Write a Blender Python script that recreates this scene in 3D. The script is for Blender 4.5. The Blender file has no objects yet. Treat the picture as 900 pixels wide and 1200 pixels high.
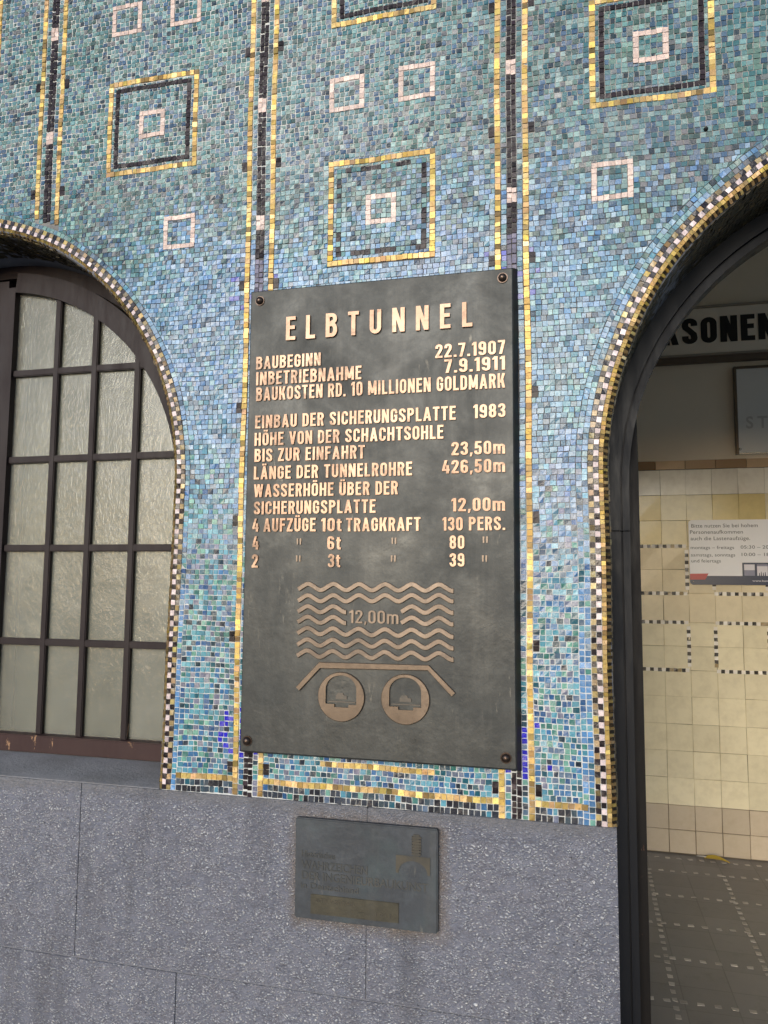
import bpy, bmesh, math, random
import numpy as np
from mathutils import Matrix, Vector

random.seed(7)
rng = np.random.default_rng(11)
scene = bpy.context.scene
col = scene.collection

# ------------------------------------------------------------------ camera
# metres; facade front at y = 0, x to the right, z up from the pavement, eye at 1.61 m
EYE = 1.61
yaw, pitch, roll = -0.24799648, 0.09128746, 0.00796108
cy, sy, cp, sp = math.cos(yaw), math.sin(yaw), math.cos(pitch), math.sin(pitch)
fw = Vector((sy * cp, cy * cp, sp))
r0 = Vector((cy, -sy, 0))
u0 = r0.cross(fw)
rt = r0 * math.cos(roll) + u0 * math.sin(roll)
up = -r0 * math.sin(roll) + u0 * math.cos(roll)
cam = bpy.data.cameras.new('camera')
cam.sensor_fit = 'VERTICAL'
cam.sensor_height = 36.0
cam.lens = 36.0 * 882.456 / 1200.0
cam.clip_start = 0.05
cam.clip_end = 2000
cam_o = bpy.data.objects.new('camera', cam)
col.objects.link(cam_o)
m = Matrix((rt, up, -fw)).transposed().to_4x4()
m.translation = Vector((0, -1.8, EYE))
cam_o.matrix_world = m
scene.camera = cam_o

# ------------------------------------------------------------------ light
SUN_EL, SUN_AZ = math.radians(14), math.radians(-169)   # azimuth from +y towards +x: sun in front of the facade, to the left
world = bpy.data.worlds.new('World')
scene.world = world
world.use_nodes = True
wn = world.node_tree
sky = wn.nodes.new('ShaderNodeTexSky')
sky.sky_type = 'NISHITA'
sky.sun_disc = False
sky.sun_elevation = SUN_EL
sky.sun_rotation = SUN_AZ
sky.air_density = 1.0
sky.dust_density = 1.2
sky.ozone_density = 2.0
bg = wn.nodes['Background']
bg.inputs[1].default_value = 0.15
wn.links.new(sky.outputs[0], bg.inputs[0])
sun = bpy.data.lights.new('sun', 'SUN')
sun.energy = 1.5
sun.angle = math.radians(34)
sun.color = (1.0, 0.985, 0.96)
sun_o = bpy.data.objects.new('sun', sun)
col.objects.link(sun_o)
sd = Vector((math.sin(SUN_AZ) * math.cos(SUN_EL), math.cos(SUN_AZ) * math.cos(SUN_EL), math.sin(SUN_EL)))
sun_o.rotation_euler = sd.to_track_quat('Z', 'Y').to_euler()
sun_o.location = (-8, -12, 14)
scene.view_settings.view_transform = 'Standard'
scene.view_settings.look = 'None'
scene.view_settings.gamma = 1
scene.view_settings.exposure = 0.38
scene.view_settings.use_curve_mapping = False

# ------------------------------------------------------------------ helpers
def lin(r, g, b):
    f = lambda c: (c / 255) / 12.92 if c / 255 <= 0.04045 else ((c / 255 + 0.055) / 1.055) ** 2.4
    return np.array([f(r), f(g), f(b)])

def tag(o, label=None, cat=None, group=None, kind=None):
    if label: o['label'] = label
    if cat: o['category'] = cat
    if group: o['group'] = group
    if kind: o['kind'] = kind
    return o

def empty(name, loc, label, cat, group=None):
    o = bpy.data.objects.new(name, None)
    col.objects.link(o)
    o.location = loc
    o.empty_display_size = 0.1
    return tag(o, label, cat, group)

def link(name, me, mats, parent=None, smooth=False):
    o = bpy.data.objects.new(name, me)
    col.objects.link(o)
    for mm in (mats if isinstance(mats, (list, tuple)) else [mats]):
        me.materials.append(mm)
    if parent is not None:
        o.parent = parent
        top = parent
        inv = Vector((0, 0, 0))
        while top is not None:
            inv += top.location
            top = top.parent
        o.location = -inv
    if smooth:
        me.polygons.foreach_set('use_smooth', [True] * len(me.polygons))
    return o

class MB:
    """collects polygons in world metres (z given relative to eye height) and links them as one mesh"""
    def __init__(s):
        s.v, s.f, s.mi = [], [], []
    def poly(s, pts, mi=0):
        i = len(s.v)
        s.v += [(p[0], p[1], p[2] + EYE) for p in pts]
        s.f.append(tuple(range(i, i + len(pts))))
        s.mi.append(mi)
        return s
    def box(s, x0, x1, y0, y1, z0, z1, mi=0):
        c = [(x0, y0, z0), (x1, y0, z0), (x1, y1, z0), (x0, y1, z0), (x0, y0, z1), (x1, y0, z1), (x1, y1, z1), (x0, y1, z1)]
        for q in ((0, 1, 5, 4), (1, 2, 6, 5), (2, 3, 7, 6), (3, 0, 4, 7), (4, 5, 6, 7), (3, 2, 1, 0)):
            s.poly([c[k] for k in q], mi)
        return s
    def prism(s, pts, y0, y1, mi=0, side=None, inset=0.0):
        """outline (x,z), front at y0, back at y1; outline counter-clockwise seen from the front"""
        side = mi if side is None else side
        n = len(pts)
        s.poly([(x, y0, z) for x, z in pts], mi)
        s.poly([(x, y1, z) for x, z in reversed(pts)], side)
        for k in range(n):
            a, b = pts[k], pts[(k + 1) % n]
            s.poly([(a[0], y1, a[1]), (b[0], y1, b[1]), (b[0], y0, b[1]), (a[0], y0, a[1])], side)
        return s
    def strip(s, A, B, mi=0):
        for k in range(len(A) - 1):
            s.poly([A[k], A[k + 1], B[k + 1], B[k]], mi)
        return s
    def build(s, name, mats, parent=None, bevel=0, merge=True, smooth=False, seg=2, angle=40):
        me = bpy.data.meshes.new(name)
        bm = bmesh.new()
        vs = [bm.verts.new(v) for v in s.v]
        for f, mi in zip(s.f, s.mi):
            try:
                ff = bm.faces.new([vs[i] for i in f]); ff.material_index = mi
            except ValueError:
                pass
        if merge:
            bmesh.ops.remove_doubles(bm, verts=bm.verts, dist=1e-5)
        if bevel:
            bmesh.ops.recalc_face_normals(bm, faces=bm.faces)
            es = [e for e in bm.edges if len(e.link_faces) == 2 and e.calc_face_angle(0) > math.radians(angle)]
            bmesh.ops.bevel(bm, geom=es, offset=bevel, segments=seg, affect='EDGES', clamp_overlap=True)
        bm.to_mesh(me); bm.free()
        return link(name, me, mats, parent, smooth)

class Tiles:
    """separate raised tesserae with their own colour, tilt and gap, gathered in one mesh"""
    def __init__(s):
        s.c, s.n, s.col = [], [], []
    def add(s, corners, normal, color):
        s.c.append(corners); s.n.append(normal); s.col.append(color)
    def flat(s, x0, x1, z0, z1, color, y=0.0):
        s.add([(x0, y, z0), (x1, y, z0), (x1, y, z1), (x0, y, z1)], (0, -1, 0), color)
    def build(s, name, mat, parent, gap=0.0011, h=0.003, jit=0.0005, tilt=0.035, hj=0.0006, warp=True):
        c = np.array(s.c, float); n = np.array(s.n, float); cl = np.array(s.col, float)
        N = len(c)
        if warp:
            x, z = c[..., 0].copy(), c[..., 2].copy()
            c[..., 0] += 0.0013 * np.sin(5.1 * z + 2.3 * x) + 0.0009 * np.sin(13 * z + 1.0)
            c[..., 2] += 0.0016 * np.sin(4.3 * x + 1.7 * z) + 0.0010 * np.sin(17 * x + 6 * z) + 0.0006 * np.sin(41 * x + 23 * z)
        c += rng.normal(0, jit, c.shape)
        cen = c.mean(1, keepdims=True)
        d = c - cen
        ln = np.linalg.norm(d, axis=2, keepdims=True)
        gp = gap(cen[:, 0, 0], cen[:, 0, 2])[:, None, None] if callable(gap) else gap
        top = cen + d * np.clip(1 - gp * 0.75 / np.maximum(ln, 1e-6), 0.3, 1)
        bot = top + d * 0.02
        t = rng.normal(0, tilt, (N, 1, 3))
        hh = h + rng.normal(0, hj, (N, 1)) + np.clip((d * t).sum(2), -0.0018, 0.0018)
        top = top + n[:, None, :] * hh[..., None]
        bot = bot - n[:, None, :] * 0.001
        V = np.concatenate([top, bot], 1)
        V[..., 2] += EYE
        V = V.reshape(-1, 3)
        base = (np.arange(N) * 8)[:, None, None]
        F = np.array([[0, 1, 2, 3], [4, 5, 1, 0], [5, 6, 2, 1], [6, 7, 3, 2], [7, 4, 0, 3]])[None] + base
        F = F.reshape(-1, 4)
        me = bpy.data.meshes.new(name)
        me.vertices.add(len(V)); me.vertices.foreach_set('co', V.ravel())
        me.loops.add(F.size); me.loops.foreach_set('vertex_index', F.ravel().astype(np.int32))
        me.polygons.add(len(F))
        me.polygons.foreach_set('loop_start', (np.arange(len(F)) * 4).astype(np.int32))
        me.polygons.foreach_set('loop_total', np.full(len(F), 4, np.int32))
        me.polygons.foreach_set('use_smooth', [False] * len(F))
        me.update(calc_edges=True)
        at = me.attributes.new('tile_col', 'FLOAT_COLOR', 'FACE')
        cc = np.ones((N, 5, 4)); cc[..., :3] = cl[:, None, :]
        at.data.foreach_set('color', cc.ravel())
        return link(name, me, mat, parent)

# ------------------------------------------------------------------ materials
class NT:
    def __init__(s, name):
        s.m = bpy.data.materials.new(name); s.m.use_nodes = True
        s.t = s.m.node_tree; s.b = s.t.nodes['Principled BSDF']
        s.tc = s.t.nodes.new('ShaderNodeTexCoord').outputs['Object']
    def n(s, typ, **kw):
        nd = s.t.nodes.new(typ)
        for k, v in kw.items(): setattr(nd, k, v)
        return nd
    def l(s, a, b): s.t.links.new(a, b)
    def val(s, sock, v):
        if isinstance(v, (int, float, tuple, list)): sock.default_value = v
        elif isinstance(v, np.ndarray): sock.default_value = (*v, 1)
        else: s.l(v, sock)
    def coord(s, scale=(1, 1, 1), rot=(0, 0, 0)):
        mp = s.n('ShaderNodeMapping'); mp.inputs['Scale'].default_value = scale; mp.inputs['Rotation'].default_value = rot
        s.l(s.tc, mp.inputs[0]); return mp.outputs[0]
    def noise(s, scale, detail=4, rough=0.55, vec=None, dist=0.0):
        nd = s.n('ShaderNodeTexNoise'); nd.inputs['Scale'].default_value = scale; nd.inputs['Detail'].default_value = detail
        nd.inputs['Roughness'].default_value = rough; nd.inputs['Distortion'].default_value = dist
        s.l(vec or s.tc, nd.inputs['Vector']); return nd.outputs['Fac']
    def voro(s, scale, feat='F1', vec=None, out='Distance', rnd=1.0):
        nd = s.n('ShaderNodeTexVoronoi', feature=feat); nd.inputs['Scale'].default_value = scale; nd.inputs['Randomness'].default_value = rnd
        s.l(vec or s.tc, nd.inputs['Vector']); return nd.outputs[out]
    def ramp(s, fac, a, b, c0=(0, 0, 0), c1=(1, 1, 1)):
        nd = s.n('ShaderNodeMapRange'); nd.inputs[1].default_value = a; nd.inputs[2].default_value = b; nd.clamp = True
        s.val(nd.inputs[0], fac); return nd.outputs[0]
    def math(s, op, a, b=0.0):
        nd = s.n('ShaderNodeMath', operation=op); s.val(nd.inputs[0], a); s.val(nd.inputs[1], b); return nd.outputs[0]
    def mix(s, fac, a, b, blend='MIX'):
        nd = s.n('ShaderNodeMix', data_type='RGBA', blend_type=blend)
        s.val(nd.inputs[0], fac); s.val(nd.inputs[6], a); s.val(nd.inputs[7], b); return nd.outputs[2]
    def attr(s, name):
        nd = s.n('ShaderNodeAttribute', attribute_name=name); return nd.outputs['Color']
    def sep(s):
        nd = s.n('ShaderNodeSeparateXYZ'); s.l(s.tc, nd.inputs[0]); return nd.outputs
    def bump(s, h, strength=0.3, dist=0.01):
        nd = s.n('ShaderNodeBump'); nd.inputs['Strength'].default_value = strength; nd.inputs['Distance'].default_value = dist
        s.val(nd.inputs['Height'], h); s.l(nd.outputs[0], s.b.inputs['Normal'])
    def set(s, color=None, rough=None, metal=None, spec=None, **kw):
        b = s.b
        if color is not None: s.val(b.inputs['Base Color'], color)
        if rough is not None: s.val(b.inputs['Roughness'], rough)
        if metal is not None: s.val(b.inputs['Metallic'], metal)
        if spec is not None: s.val(b.inputs['Specular IOR Level'], spec)
        return s.m

def mat_smalti():
    t = NT('glass_smalti')
    c = t.attr('tile_col')
    n1 = t.noise(190, 3)
    c = t.mix(t.ramp(n1, 0.35, 0.75), c, t.mix(1.0, c, (0.62, 0.66, 0.72, 1), 'MULTIPLY'))
    dirt = t.noise(3.2, 5, 0.6)
    c = t.mix(t.math('MULTIPLY', t.ramp(dirt, 0.5, 0.75), 0.22), c, (0.19, 0.185, 0.18, 1))
    t.bump(t.noise(260, 2), 0.25, 0.002)
    return t.set(c, t.ramp(t.noise(60, 2), 0.2, 0.9), 0.0, 0.5), t
smalti, _t = mat_smalti()
# roughness between 0.14 and 0.34
mr = _t.n('ShaderNodeMapRange'); mr.inputs[1].default_value = 0.3; mr.inputs[2].default_value = 0.7; mr.inputs[3].default_value = 0.14; mr.inputs[4].default_value = 0.34
_t.l(_t.noise(60, 2), mr.inputs[0]); _t.l(mr.outputs[0], _t.b.inputs['Roughness'])

def mat_black():
    t = NT('black_smalti')
    c = t.attr('tile_col')
    t.bump(t.noise(260, 2), 0.25, 0.002)
    return t.set(c, 0.3, 0.0, 0.22)
black_smalti = mat_black()

def mat_gold():
    t = NT('gold_leaf_tesserae')
    c = t.attr('tile_col')
    w = t.noise(140, 4, 0.7)
    c = t.mix(t.ramp(w, 0.52, 0.72), c, (0.30, 0.17, 0.06, 1))
    t.bump(t.noise(150, 3), 0.18, 0.002)
    return t.set(c, 0.5, 0.58, 0.3)
gold = mat_gold()

def mat_grout():
    t = NT('lime_grout')
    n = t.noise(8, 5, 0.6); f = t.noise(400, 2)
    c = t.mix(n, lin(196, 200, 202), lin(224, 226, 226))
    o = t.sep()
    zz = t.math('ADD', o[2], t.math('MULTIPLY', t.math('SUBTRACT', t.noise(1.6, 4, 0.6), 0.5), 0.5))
    mid_dark = t.math('MULTIPLY', t.ramp(zz, EYE + 0.0, EYE + 0.28), t.ramp(zz, EYE + 1.18, EYE + 0.92))
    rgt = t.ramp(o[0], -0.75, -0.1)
    mid_dark2 = t.math('MAXIMUM', mid_dark, t.math('MULTIPLY', t.ramp(zz, EYE + 0.0, EYE + 0.28), t.math('MULTIPLY', rgt, 0.55)))
    c = t.mix(mid_dark2, c, (0.085, 0.082, 0.085, 1))        # mortar darker at mid height, partly so towards the upper right
    c = t.mix(t.math('MULTIPLY', f, 0.2), c, (0.3, 0.29, 0.28, 1))
    t.bump(f, 0.4, 0.001)
    return t.set(c, 0.9, 0, 0.2)
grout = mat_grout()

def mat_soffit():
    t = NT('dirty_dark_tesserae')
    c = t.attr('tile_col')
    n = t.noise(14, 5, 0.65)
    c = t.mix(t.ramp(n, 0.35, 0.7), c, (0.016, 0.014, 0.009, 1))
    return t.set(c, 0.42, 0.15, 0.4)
soffit_m = mat_soffit()

def mat_granite(name='hammered_stone', smooth=False):
    t = NT(name)
    big = t.noise(2.4, 6, 0.6); mid = t.noise(16, 5, 0.65)
    c = t.mix(big, (0.140, 0.147, 0.188, 1), (0.250, 0.260, 0.318, 1))
    c = t.mix(t.math('MULTIPLY', t.ramp(mid, 0.45, 0.75), 0.5), c, (0.225, 0.215, 0.248, 1))
    wv = t.n('ShaderNodeTexNoise'); wv.inputs['Scale'].default_value = 40; t.l(t.tc, wv.inputs['Vector'])
    vm = t.n('ShaderNodeVectorMath', operation='MULTIPLY_ADD'); t.l(wv.outputs['Color'], vm.inputs[0]); vm.inputs[1].default_value = (0.02, 0.02, 0.02); t.l(t.tc, vm.inputs[2])
    mp = t.n('ShaderNodeMapping'); mp.inputs['Rotation'].default_value = (0, 0.75, 0); mp.inputs['Scale'].default_value = (1.0, 1.0, 1.75); t.l(vm.outputs[0], mp.inputs[0])
    cv = mp.outputs[0]
    v1 = t.voro(118, vec=cv); v2 = t.voro(205, vec=cv)
    vc = t.n('ShaderNodeTexVoronoi'); vc.inputs['Scale'].default_value = 118; t.l(cv, vc.inputs['Vector'])
    sx = t.n('ShaderNodeSeparateColor'); t.l(vc.outputs['Color'], sx.inputs[0])
    pit_shade = t.math('MULTIPLY', t.ramp(v1, 0.40, 0.68), t.ramp(t.noise(30, 3), 0.36, 0.6))
    c = t.mix(t.math('MULTIPLY', pit_shade, 0.5), c, (0.085, 0.086, 0.108, 1))  # dark matrix between chips, with their small shadows put into the colour
    chip = t.math('MULTIPLY', t.ramp(v1, 0.44, 0.22), t.ramp(sx.outputs[0], 0.10, 0.62))
    chip2 = t.math('MULTIPLY', t.ramp(v2, 0.40, 0.15), t.ramp(t.noise(60, 2), 0.40, 0.62))
    z = t.sep()[2]
    edge = t.math('ADD', z, t.math('MULTIPLY', t.math('SUBTRACT', t.noise(7, 5, 0.7), 0.5), 0.06))
    cover = t.ramp(edge, EYE - 0.575, EYE - 0.545) if not smooth else 1.0      # old cement smear along the top edge
    if smooth:
        bare = 0.12
    else:
        bare = t.math('SUBTRACT', 1.0, t.math('MULTIPLY', cover, 0.8))
    k = t.math('MULTIPLY', chip, bare)
    c = t.mix(t.math('MULTIPLY', k, 0.85), c, (0.68, 0.69, 0.73, 1))
    c = t.mix(t.math('MULTIPLY', t.math('MULTIPLY', chip2, bare), 0.65), c, (0.62, 0.63, 0.69, 1))
    dark = t.math('MULTIPLY', t.ramp(t.voro(75), 0.22, 0.08), t.ramp(t.noise(22, 3), 0.5, 0.62))
    c = t.mix(t.math('MULTIPLY', dark, 0.8), c, (0.035, 0.034, 0.04, 1))
    if not smooth:
        c = t.mix(t.math('MULTIPLY', cover, 0.65), c, (0.20, 0.20, 0.21, 1))
        # streaks of dirt and a brown halo of metal run-off round the small plaque
        st = t.ramp(t.noise(1.0, 6, 0.65, t.coord((7, 7, 1.0))), 0.54, 0.68)
        c = t.mix(t.math('MULTIPLY', st, 0.42), c, (0.08, 0.08, 0.092, 1))
        o = t.sep()
        ax = t.math('MAXIMUM', t.math('SUBTRACT', t.math('ABSOLUTE', t.math('ADD', o[0], 0.49)), 0.172), 0.0)
        az = t.math('MAXIMUM', t.math('SUBTRACT', t.math('ABSOLUTE', t.math('SUBTRACT', o[2], EYE - 0.695)), 0.112), 0.0)
        dd = t.math('ADD', t.math('SQRT', t.math('ADD', t.math('MULTIPLY', ax, ax), t.math('MULTIPLY', az, az))), t.math('MULTIPLY', t.math('SUBTRACT', t.noise(22, 4, 0.7), 0.5), 0.05))
        c = t.mix(t.math('MULTIPLY', t.ramp(dd, 0.034, 0.002), 0.55), c, (0.19, 0.145, 0.10, 1))
    else:
        c = t.mix(0.75, c, (0.30, 0.295, 0.30, 1))
        c = t.mix(t.math('MULTIPLY', t.ramp(t.noise(5, 6, 0.7), 0.4, 0.65), 0.5), c, (0.13, 0.125, 0.12, 1))
        c = t.mix(t.math('MULTIPLY', t.ramp(t.noise(70, 3, 0.7), 0.66, 0.74), 0.6), c, (0.36, 0.36, 0.37, 1))
    h = t.math('ADD', t.math('MULTIPLY', k, 1.0), t.math('ADD', t.math('MULTIPLY', t.noise(95, 5, 0.65, cv), 1.6), t.math('MULTIPLY', t.noise(14, 4), 1.2)))
    t.bump(h, 0.8 if not smooth else 0.3, 0.009)
    return t.set(c, 0.78, 0, 0.35)
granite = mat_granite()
sill_stone = mat_granite('weathered_sill_stone', True)

def mat_simple(name, c, rough=0.5, metal=0.0, spec=0.5, var=0.15, scale=12, bump=0.0, bscale=80):
    t = NT(name)
    n = t.noise(scale, 5, 0.6)
    c = np.array(c, float)
    cc = t.mix(n, c * (1 - var), c * (1 + var))
    if bump: t.bump(t.noise(bscale, 4), bump, 0.003)
    return t.set(cc, rough, metal, spec)
mortar = mat_simple('joint_mortar', (0.17, 0.176, 0.205), 0.9, var=0.25, bump=0.4)

def mat_paintwood(name, base, wear, amount, zfade=None, rough=0.42):
    """dark paint, chipped to the wood in places"""
    t = NT(name)
    n = t.noise(5, 5, 0.6)
    c = t.mix(n, np.array(base) * 0.8, np.array(base) * 1.25)
    chip = t.noise(34, 6, 0.72, t.coord((1.0, 1.0, 0.35)))
    k = t.ramp(chip, 0.66 - amount, 0.68 - amount)
    if zfade:
        z = t.sep()[2]
        zz = t.ramp(z, zfade[1], zfade[0])
        k = t.ramp(t.math('ADD', chip, t.math('MULTIPLY', t.math('SUBTRACT', zz, 1.0), 0.22)), 0.66 - amount, 0.675 - amount)
    c = t.mix(k, c, t.mix(t.noise(60, 3), np.array(wear) * 0.7, np.array(wear) * 1.3))
    t.bump(t.math('SUBTRACT', t.math('MULTIPLY', t.noise(25, 5), 0.5), t.math('MULTIPLY', k, 0.6)), 0.35, 0.003)
    rr = t.n('ShaderNodeMapRange'); rr.inputs[1].default_value = 0.3; rr.inputs[2].default_value = 0.7; rr.inputs[3].default_value = rough - 0.12; rr.inputs[4].default_value = rough + 0.2
    t.l(t.noise(9, 6, 0.7, t.coord((2.5, 2.5, 0.5))), rr.inputs[0])
    return t.set(c, rr.outputs[0], 0, 0.3)
win_paint = mat_paintwood('aubergine_window_paint', (0.0165, 0.0100, 0.0120), (0.30, 0.18, 0.12), 0.06, (EYE - 0.5, EYE + 0.1), 0.5)
rail_paint = mat_paintwood('worn_red_brown_paint', (0.040, 0.020, 0.020), (0.32, 0.19, 0.11), 0.05, None, 0.55)
door_paint = mat_paintwood('black_blue_door_paint', (0.010, 0.0112, 0.0155), (0.20, 0.13, 0.085), 0.05, (EYE - 1.3, EYE - 0.3), 0.48)
leaf_paint = mat_paintwood('worn_brown_door_edge', (0.006, 0.0042, 0.004), (0.085, 0.040, 0.025), 0.09, (EYE - 1.2, EYE - 0.1), 0.55)

def mat_pane():
    t = NT('frosted_wired_glass')
    o = t.sep()
    # every pane was cut from another sheet: tone differs from pane to pane
    cx = t.math('FLOOR', t.math('DIVIDE', t.math('ADD', t.math('ABSOLUTE', t.math('SUBTRACT', o[0], -1.825)), 0.0690), 0.1455))
    sgn = t.math('GREATER_THAN', o[0], -1.825)
    cz = t.math('FLOOR', t.math('DIVIDE', t.math('SUBTRACT', o[2], EYE - 0.467), 0.28))
    cb = t.n('ShaderNodeCombineXYZ'); t.l(cx, cb.inputs[0]); t.l(cz, cb.inputs[1]); t.l(sgn, cb.inputs[2])
    wn_ = t.n('ShaderNodeTexWhiteNoise', noise_dimensions='3D'); t.l(cb.outputs[0], wn_.inputs['Vector'])
    n = t.noise(6, 6, 0.65, dist=0.8)
    c = t.mix(t.ramp(n, 0.3, 0.7), (0.26, 0.26, 0.225, 1), (0.38, 0.378, 0.335, 1))
    c = t.mix(t.math('MULTIPLY', wn_.outputs['Value'], 0.45), c, (0.21, 0.205, 0.165, 1))
    fi = t.noise(90, 4, 0.65, t.coord((1, 1, 0.4)), 0.6)
    c = t.mix(t.math('MULTIPLY', t.ramp(fi, 0.52, 0.85), 0.15), c, (0.44, 0.44, 0.40, 1))
    d = t.noise(13, 6, 0.75)
    c = t.mix(t.math('MULTIPLY', t.ramp(d, 0.50, 0.78), 0.25), c, (0.125, 0.12, 0.10, 1))
    run = t.noise(1, 5, 0.7, t.coord((28, 28, 2.2)))
    c = t.mix(t.math('MULTIPLY', t.ramp(run, 0.55, 0.75), 0.3), c, (0.14, 0.135, 0.115, 1))
    wob = t.math('ADD', t.noise(95, 3, 0.6, t.coord((1, 1, 0.5)), 0.8), t.math('MULTIPLY', t.noise(16, 3), 1.5))
    t.bump(wob, 0.2, 0.008)
    t.set(c, 0.15, 0, 1.0)
    tr = t.n('ShaderNodeBsdfTransparent'); tr.inputs[0].default_value = (0.93, 0.94, 0.9, 1)
    mx = t.n('ShaderNodeMixShader'); mx.inputs[0].default_value = 0.5
    t.l(tr.outputs[0], mx.inputs[1]); t.l(t.b.outputs[0], mx.inputs[2])
    out = next(q for q in t.t.nodes if q.type == 'OUTPUT_MATERIAL')
    t.l(mx.outputs[0], out.inputs['Surface'])
    return t.m
pane_m = mat_pane()

backing_m = mat_simple('beige_backing', (0.40, 0.39, 0.33), 0.85, var=0.12, scale=3)  # even beige for the added backing behind the panes

def mat_plate(name, a, b, rough=0.46, metal=0.45, green=0.0, scuff=1.0):
    t = NT(name)
    n = t.noise(2.6, 7, 0.65, dist=0.8); f = t.noise(26, 6, 0.72)
    c = t.mix(t.ramp(n, 0.32, 0.68), a, b)
    c = t.mix(t.math('MULTIPLY', t.ramp(f, 0.46, 0.72), 0.45), c, tuple(x * 1.7 for x in b[:3]) + (1,))
    dk = t.noise(8, 6, 0.7, dist=0.5)
    c = t.mix(t.math('MULTIPLY', t.ramp(dk, 0.56, 0.72), 0.5), c, tuple(x * 0.55 for x in a[:3]) + (1,))
    # vertical run-off, rubbed scratches and pale smears
    rn = t.noise(1, 5, 0.65, t.coord((22, 22, 1.4)))
    c = t.mix(t.math('MULTIPLY', t.ramp(rn, 0.52, 0.72), 0.25), c, (0.12, 0.118, 0.11, 1))
    s1 = t.noise(1, 5, 0.75, t.coord((70, 70, 12), (0, 0.7, 0)))
    s2 = t.noise(5.5, 5, 0.65)
    k = t.math('MULTIPLY', t.ramp(s1, 0.60, 0.68), t.ramp(s2, 0.54, 0.66))
    c = t.mix(t.math('MULTIPLY', k, 0.6 * scuff), c, (0.26, 0.24, 0.20, 1))
    if green:
        g = t.ramp(t.noise(9, 5, 0.65), 0.50, 0.70)
        c = t.mix(t.math('MULTIPLY', g, green), c, (0.075, 0.118, 0.122, 1))
    rr = t.n('ShaderNodeMapRange'); rr.inputs[1].default_value = 0.3; rr.inputs[2].default_value = 0.7; rr.inputs[3].default_value = rough - 0.12; rr.inputs[4].default_value = rough + 0.16
    t.l(t.noise(4.5, 6, 0.65, dist=0.6), rr.inputs[0])
    t.bump(t.math('ADD', t.noise(75, 5, 0.6), t.math('MULTIPLY', t.noise(7, 3), 2.0)), 0.22, 0.003)
    return t.set(c, rr.outputs[0], metal, 0.5)
plate_m = mat_plate('dark_patinated_bronze', (0.034, 0.0365, 0.037, 1), (0.054, 0.0565, 0.055, 1))
plate_edge = mat_simple('black_bronze_edge', (0.012, 0.012, 0.012), 0.55, 0.2)
small_plate = mat_plate('green_grey_bronze', (0.040, 0.046, 0.056, 1), (0.058, 0.066, 0.078, 1), 0.5, 0.35, 0.28)
tag_m = mat_plate('dull_brass', (0.052, 0.049, 0.038, 1), (0.074, 0.068, 0.050, 1), 0.5, 0.5)

def mat_letter(name, a, b, dull, metal=0.55, rough=0.4, amt=0.5):
    t = NT(name)
    c = t.mix(t.ramp(t.noise(9, 5, 0.65), 0.35, 0.65), a, b)
    w = t.ramp(t.math('ADD', t.math('MULTIPLY', t.noise(5, 4), 0.5), t.math('MULTIPLY', t.noise(45, 5, 0.7), 0.5)), 0.51, 0.60)
    c = t.mix(t.math('MULTIPLY', w, amt), c, dull)
    t.bump(t.noise(160, 3), 0.15, 0.001)
    return t.set(c, rough, metal, 0.5)
letter_m = mat_letter('rubbed_bronze_letters', (0.30, 0.185, 0.125, 1), (0.46, 0.31, 0.22, 1), (0.125, 0.082, 0.058, 1), 0.55, 0.4, 0.75)
wave_m = mat_letter('rubbed_bronze_relief', (0.135, 0.102, 0.077, 1), (0.22, 0.170, 0.132, 1), (0.085, 0.068, 0.056, 1), 0.5, 0.42, 0.6)
tube_m = mat_letter('dull_bronze_relief', (0.105, 0.076, 0.053, 1), (0.175, 0.130, 0.095, 1), (0.075, 0.053, 0.038, 1), 0.5, 0.42, 0.5)
faint_m = mat_letter('worn_dark_relief', (0.07, 0.063, 0.056, 1), (0.11, 0.095, 0.08, 1), (0.065, 0.065, 0.06, 1), 0.4, 0.45, 0.6)
small_rel = mat_letter('verdigris_relief', (0.050, 0.054, 0.056, 1), (0.075, 0.075, 0.072, 1), (0.040, 0.046, 0.05, 1), 0.35, 0.5)
emblem_m = mat_letter('brown_bronze_emblem', (0.062, 0.057, 0.047, 1), (0.085, 0.076, 0.060, 1), (0.05, 0.054, 0.055, 1), 0.4, 0.5)
bolt_m = mat_simple('dark_bolt_metal', (0.085, 0.06, 0.048), 0.28, 0.85, var=0.4, scale=60)

def mat_tile(name, rough=0.16):
    t = NT(name)
    c = t.attr('tile_col')
    n = t.noise(16, 5, 0.65)
    c = t.mix(t.math('MULTIPLY', t.ramp(n, 0.42, 0.75), 0.22), c, (0.30, 0.22, 0.12, 1))
    t.bump(t.noise(22, 3), 0.08, 0.004)
    return t.set(c, rough, 0, 0.5)
tile_m = mat_tile('glazed_wall_tile')
dot_m = mat_tile('small_mosaic_tile', 0.3)
tile_grout = mat_simple('dark_tile_grout', (0.16, 0.125, 0.085), 0.9)
plaster_m = mat_simple('grey_beige_plaster', (0.84, 0.73, 0.57), 0.8, var=0.08, scale=3, bump=0.15)
ceiling_m = mat_simple('brown_ceiling_paint', (0.17, 0.13, 0.085), 0.8, var=0.1, scale=2)
board_m = mat_simple('off_white_board', (0.84, 0.74, 0.60), 0.6, var=0.08, scale=5)
trim_m = mat_simple('brown_trim', (0.13, 0.095, 0.065), 0.5, var=0.2, scale=20)
moulding_m = mat_simple('pale_moulding', (0.36, 0.31, 0.25), 0.5, var=0.1)
black_m = mat_simple('black_paint', (0.008, 0.008, 0.008), 0.45, var=0.3)
fglass_m = mat_simple('milky_acrylic', (0.74, 0.72, 0.67), 0.22, 0.0, 0.6, var=0.1, scale=4)
ghost_m = mat_simple('faded_lettering', (0.50, 0.47, 0.43), 0.4, var=0.1)
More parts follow.
